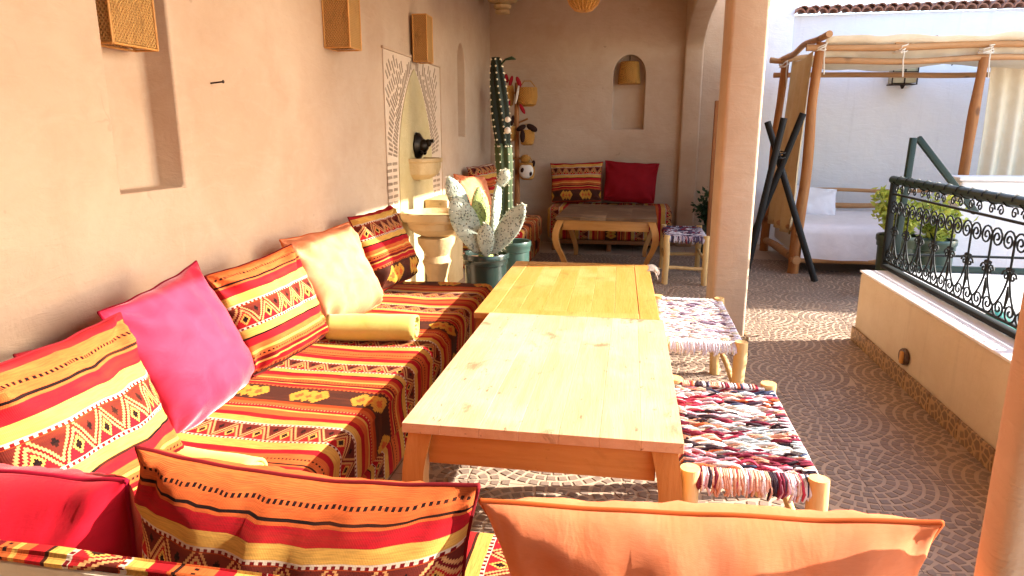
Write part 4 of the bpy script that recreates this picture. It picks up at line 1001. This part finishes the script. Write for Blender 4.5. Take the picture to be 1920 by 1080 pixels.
# ---------------------------------------------------------------- canopy bed
bed = thing('canopy_bed', 'rustic canopy daybed of peeled poles with white mattress and cream cloth roof', 'bed', (0, 0, 0))
def pole(name, p, q, r0, r1, seed, mat='pole', wob=.02): b = NB(); log(b, p, q, r0, r1, seed, wob, 18, 10); return fin(name, b, mat, bed, 60)
pole('post', (1.54, 6.70, 0), (1.60, 6.70, 2.10), .055, .042, 1); pole('post', (2.86, 6.70, 0), (2.93, 6.70, 1.95), .05, .04, 2)
pole('post', (1.50, 8.0, 0), (1.56, 8.0, 2.06), .05, .04, 3); pole('post', (4.25, 6.70, 0), (4.25, 6.7, 2.0), .05, .04, 4); pole('post', (4.2, 8.0, 0), (4.2, 8.0, 2.05), .05, .04, 5)
for n_, p, q, r, sd in (('beam', (1.47, 6.68, 2.055), (4.4, 6.68, 2.03), .030, 6), ('beam', (1.60, 6.72, 1.945), (4.4, 6.72, 1.93), .028, 7), ('beam', (1.45, 8.0, 1.925), (4.4, 8.0, 1.90), .028, 8),
                        ('beam', (1.40, 7.98, 2.08), (1.95, 7.98, 2.09), .03, 9), ('head_rail', (1.5, 8.05, .69), (4.2, 8.05, .70), .022, 10), ('head_rail', (1.5, 8.02, .53), (4.2, 8.02, .55), .03, 11), ('front_rail', (1.5, 6.68, .14), (4.3, 6.68, .14), .035, 12), ('beam', (2.2, 6.7, 2.07), (2.55, 6.74, 2.12), .026, 13)):
    pole(n_, p, q, r, r*.9, sd, 'poleh', .022)
for n_, p, q, r, sd in (('side_beam', (1.52, 8.15, 2.085), (1.62, 6.55, 2.15), .03, 14), ('side_rail', (1.52, 8.1, .40), (1.54, 6.6, .40), .03, 15), ('side_rail', (1.5, 8.1, .12), (1.54, 6.6, .14), .04, 16)):
    b = NB(); log(b, p, q, r, r, sd, .02, 14, 10); fin(n_, b, 'poleh', bed, 60)
# mattress with sheet hanging down the front
b = NB(); uvl = b.loops.layers.uv.new('UVMap'); prof = [(8.0, .16), (8.0, .46)]+[(7.95-1.2*i/10, .475) for i in range(11)]+[(6.70, .465), (6.655, .44), (6.645, .38), (6.64, .3), (6.635, .25), (6.63, .19), (6.63, .15)]; rows = []
NX = 60
for i in range(NX+1):
    x = 1.60+(4.20-1.60)*i/NX; row = []
    for k, (y, z) in enumerate(prof):
        drop = 1 if k > 13 else 0; wv = mn.noise((x*5, z*1.5, 2.))*.03*drop*(1-(z-.09)/.4); zz = z+.008*mn.noise((x*4, y*4, 0))+(.02*mn.noise((x*2.3, 4, 1)) if k == len(prof)-1 else 0)
        row.append(b.verts.new((x-(.02*drop if i == 0 else 0), y+wv, zz)))
    rows.append(row)
for i in range(NX):
    for k in range(len(prof)-1):
        f = b.faces.new((rows[i][k], rows[i+1][k], rows[i+1][k+1], rows[i][k+1]))
        for lp, (ii, kk) in zip(f.loops, ((i, k), (i+1, k), (i+1, k+1), (i, k+1))): lp[uvl].uv = (ii*.05, kk*.09)
for r_ in (rows[0], rows[-1]): b.faces.new(r_)
fin('mattress', b, 'linen', bed, 60)
# cloth roof, sagging between the poles
def sheet(name, fn, nu, nv, mat, parent, su, sv, th=.003):
    b = NB(); uvl = b.loops.layers.uv.new('UVMap'); g = [[b.verts.new(fn(i/nu, j/nv)) for j in range(nv+1)] for i in range(nu+1)]
    for i in range(nu):
        for j in range(nv):
            f = b.faces.new((g[i][j], g[i+1][j], g[i+1][j+1], g[i][j+1]))
            for lp, (ii, jj) in zip(f.loops, ((i, j), (i+1, j), (i+1, j+1), (i, j+1))): lp[uvl].uv = (ii/nu*su, jj/nv*sv)
    o = fin(name, b, mat, parent, 180); md = o.modifiers.new('t', 'SOLIDIFY'); md.thickness = th; return o
def roof(u, v):
    x = 1.62+2.7*u; y = 6.62+1.42*v; sag = -.11*math.sin(math.pi*v)**.8-.05*abs(math.sin(math.pi*u*2))*(.4+math.sin(math.pi*v))
    fr = max(0, 1-v/.12); lip = fr*(.035+.035*abs(math.sin(math.pi*u*2.1+.4))+.02*mn.noise((x*5, 2, 1))); return (x, y, 2.085+sag+lip+.02*mn.noise((x*4, y*4, 1)))
sheet('cloth_roof', roof, 48, 24, 'canvas', bed, 2.7, 1.4)
def valance(u, v):
    x = 1.63+2.7*u; s_ = abs(math.sin(math.pi*u*2.05)); return (x, 6.735+.02*math.sin(x*23)*v+.10*v*s_, 2.06-(.08+.07*s_)*v+.01*mn.noise((x*6, v*3, 5)))
sheet('cloth_valance', valance, 70, 10, 'canvas', bed, 2.7, .2)
def curtL(u, v):
    y = 6.98+.92*u; x = 1.60+.035*math.sin(u*21)*(.3+.7*v)-.10*v+.02*mn.noise((u*4, v*3, 1)); return (x, y-.12*v*(1-u), 2.07-1.72*v-.05*math.sin(math.pi*u)*(1-v))
sheet('side_curtain', curtL, 60, 24, 'canvas2', bed, .9, 1.7)
def curtR(u, v):
    x = 3.30+.62*u; y = 7.40+.04*math.sin(u*26)*(.4+.6*v); return (x+.02*math.sin(v*3), y, 1.99-1.55*v)
sheet('end_curtain', curtR, 60, 20, 'canvas', bed, .7, 1.5)
b = NB(); rr = random.Random(2)
for x, y, z in ((1.60, 6.69, 2.08), (2.25, 6.69, 2.05), (2.93, 6.69, 2.03), (1.55, 8.0, 2.06)):
    b = NB()
    for k in range(3): tube(b, [(x+rr.uniform(-.02, .02)+.045*math.cos(t), y+.05*math.sin(t), z-.02+.035*math.sin(t*1.0+k)) for t in [6.28*i/12 for i in range(12)]], .006, 5, closed=True)
    tube(b, [(x+.02, y-.04, z), (x+.015, y-.05, z-.12), (x+.03, y-.045, z-.26)], .006, 5)
    b.loops.layers.uv.new('UVMap'); fin('rope_tie', b, 'rope', bed, 60)
cushion('bed_pillow', 'white pillow at the left head of the canopy bed', .55, .36, .15, 'linen', 'linen', (1.86, 7.62, .60), (1, .1, -.12), (-.1, .5, .85), 31., n=26)
bpy.data.objects['bed_pillow']['category'] = 'pillow'
t = thing('court_lantern', 'square metal lantern fixed on the white wall above the bed', 'lantern', (2.87, 8.36, 1.83))
bm = NB(); box(bm, -.12, .12, -.06, .085, .02, .26, .003); fin('lantern_pane', bm, 'glass', t)
bm = NB()
for x in (-.125, 0, .125): box(bm, x-.006, x+.006, -.07, -.062, 0, .28, 0)
for z in (0, .13, .275): box(bm, -.131, .131, -.072, .086, z, z+.010, 0)
tube(bm, [(0, -.02, 0), (0, -.02, -.04)], [.03, .01], 8); fin('lantern_frame', bm, 'nail', t)
bm = NB(); tube(bm, [(3.38, 8.452, 2.04), (3.40, 8.40, 2.07), (3.41, 8.39, 2.11)], .006, 6); tag(fin('wall_hook', bm, 'nail'), 'tiny dark hook on the white wall right of the lantern', 'hook')
bm = NB(); tube(bm, [(.84, 8.424, 2.75), (.84, 8.424, 1.97), (1.10, 8.424, 1.965)], .006, 6); tag(fin('wall_cable', bm, 'nail'), 'thin dark cable running down the white wall seen through the far arch', 'cable')
bm = NB(); tube(bm, [(1.42, 8.424, 2.02), (1.40, 8.42, 1.65)], .008, 6); tag(fin('wall_pipe', bm, 'nail'), 'short dark pipe on the white wall beside the edge of the middle pillar', 'pipe')

# black pole tripod
t = thing('pole_tripod', 'three crossed black poles standing as a tripod in front of the bed', 'tripod', (0, 0, 0))
for p, q in (((1.65, 6.33, 0), (1.175, 6.60, 1.41)), ((1.06, 6.42, 0), (1.275, 6.40, 1.44)), ((1.02, 6.62, 0), (1.435, 6.42, 1.48))):
    b = NB(); tube(b, [Vector(p).lerp(Vector(q), i/6) for i in range(7)], .030, 12); fin('pole', b, 'black', t, 50)
bm = NB(); tube(bm, [(1.275+.05*math.cos(i*.6), 6.46+.06*math.sin(i*.6), 1.06+.004*i) for i in range(24)], .006, 5); fin('lashing', bm, 'black', t)
bpy.context.view_layer.update()
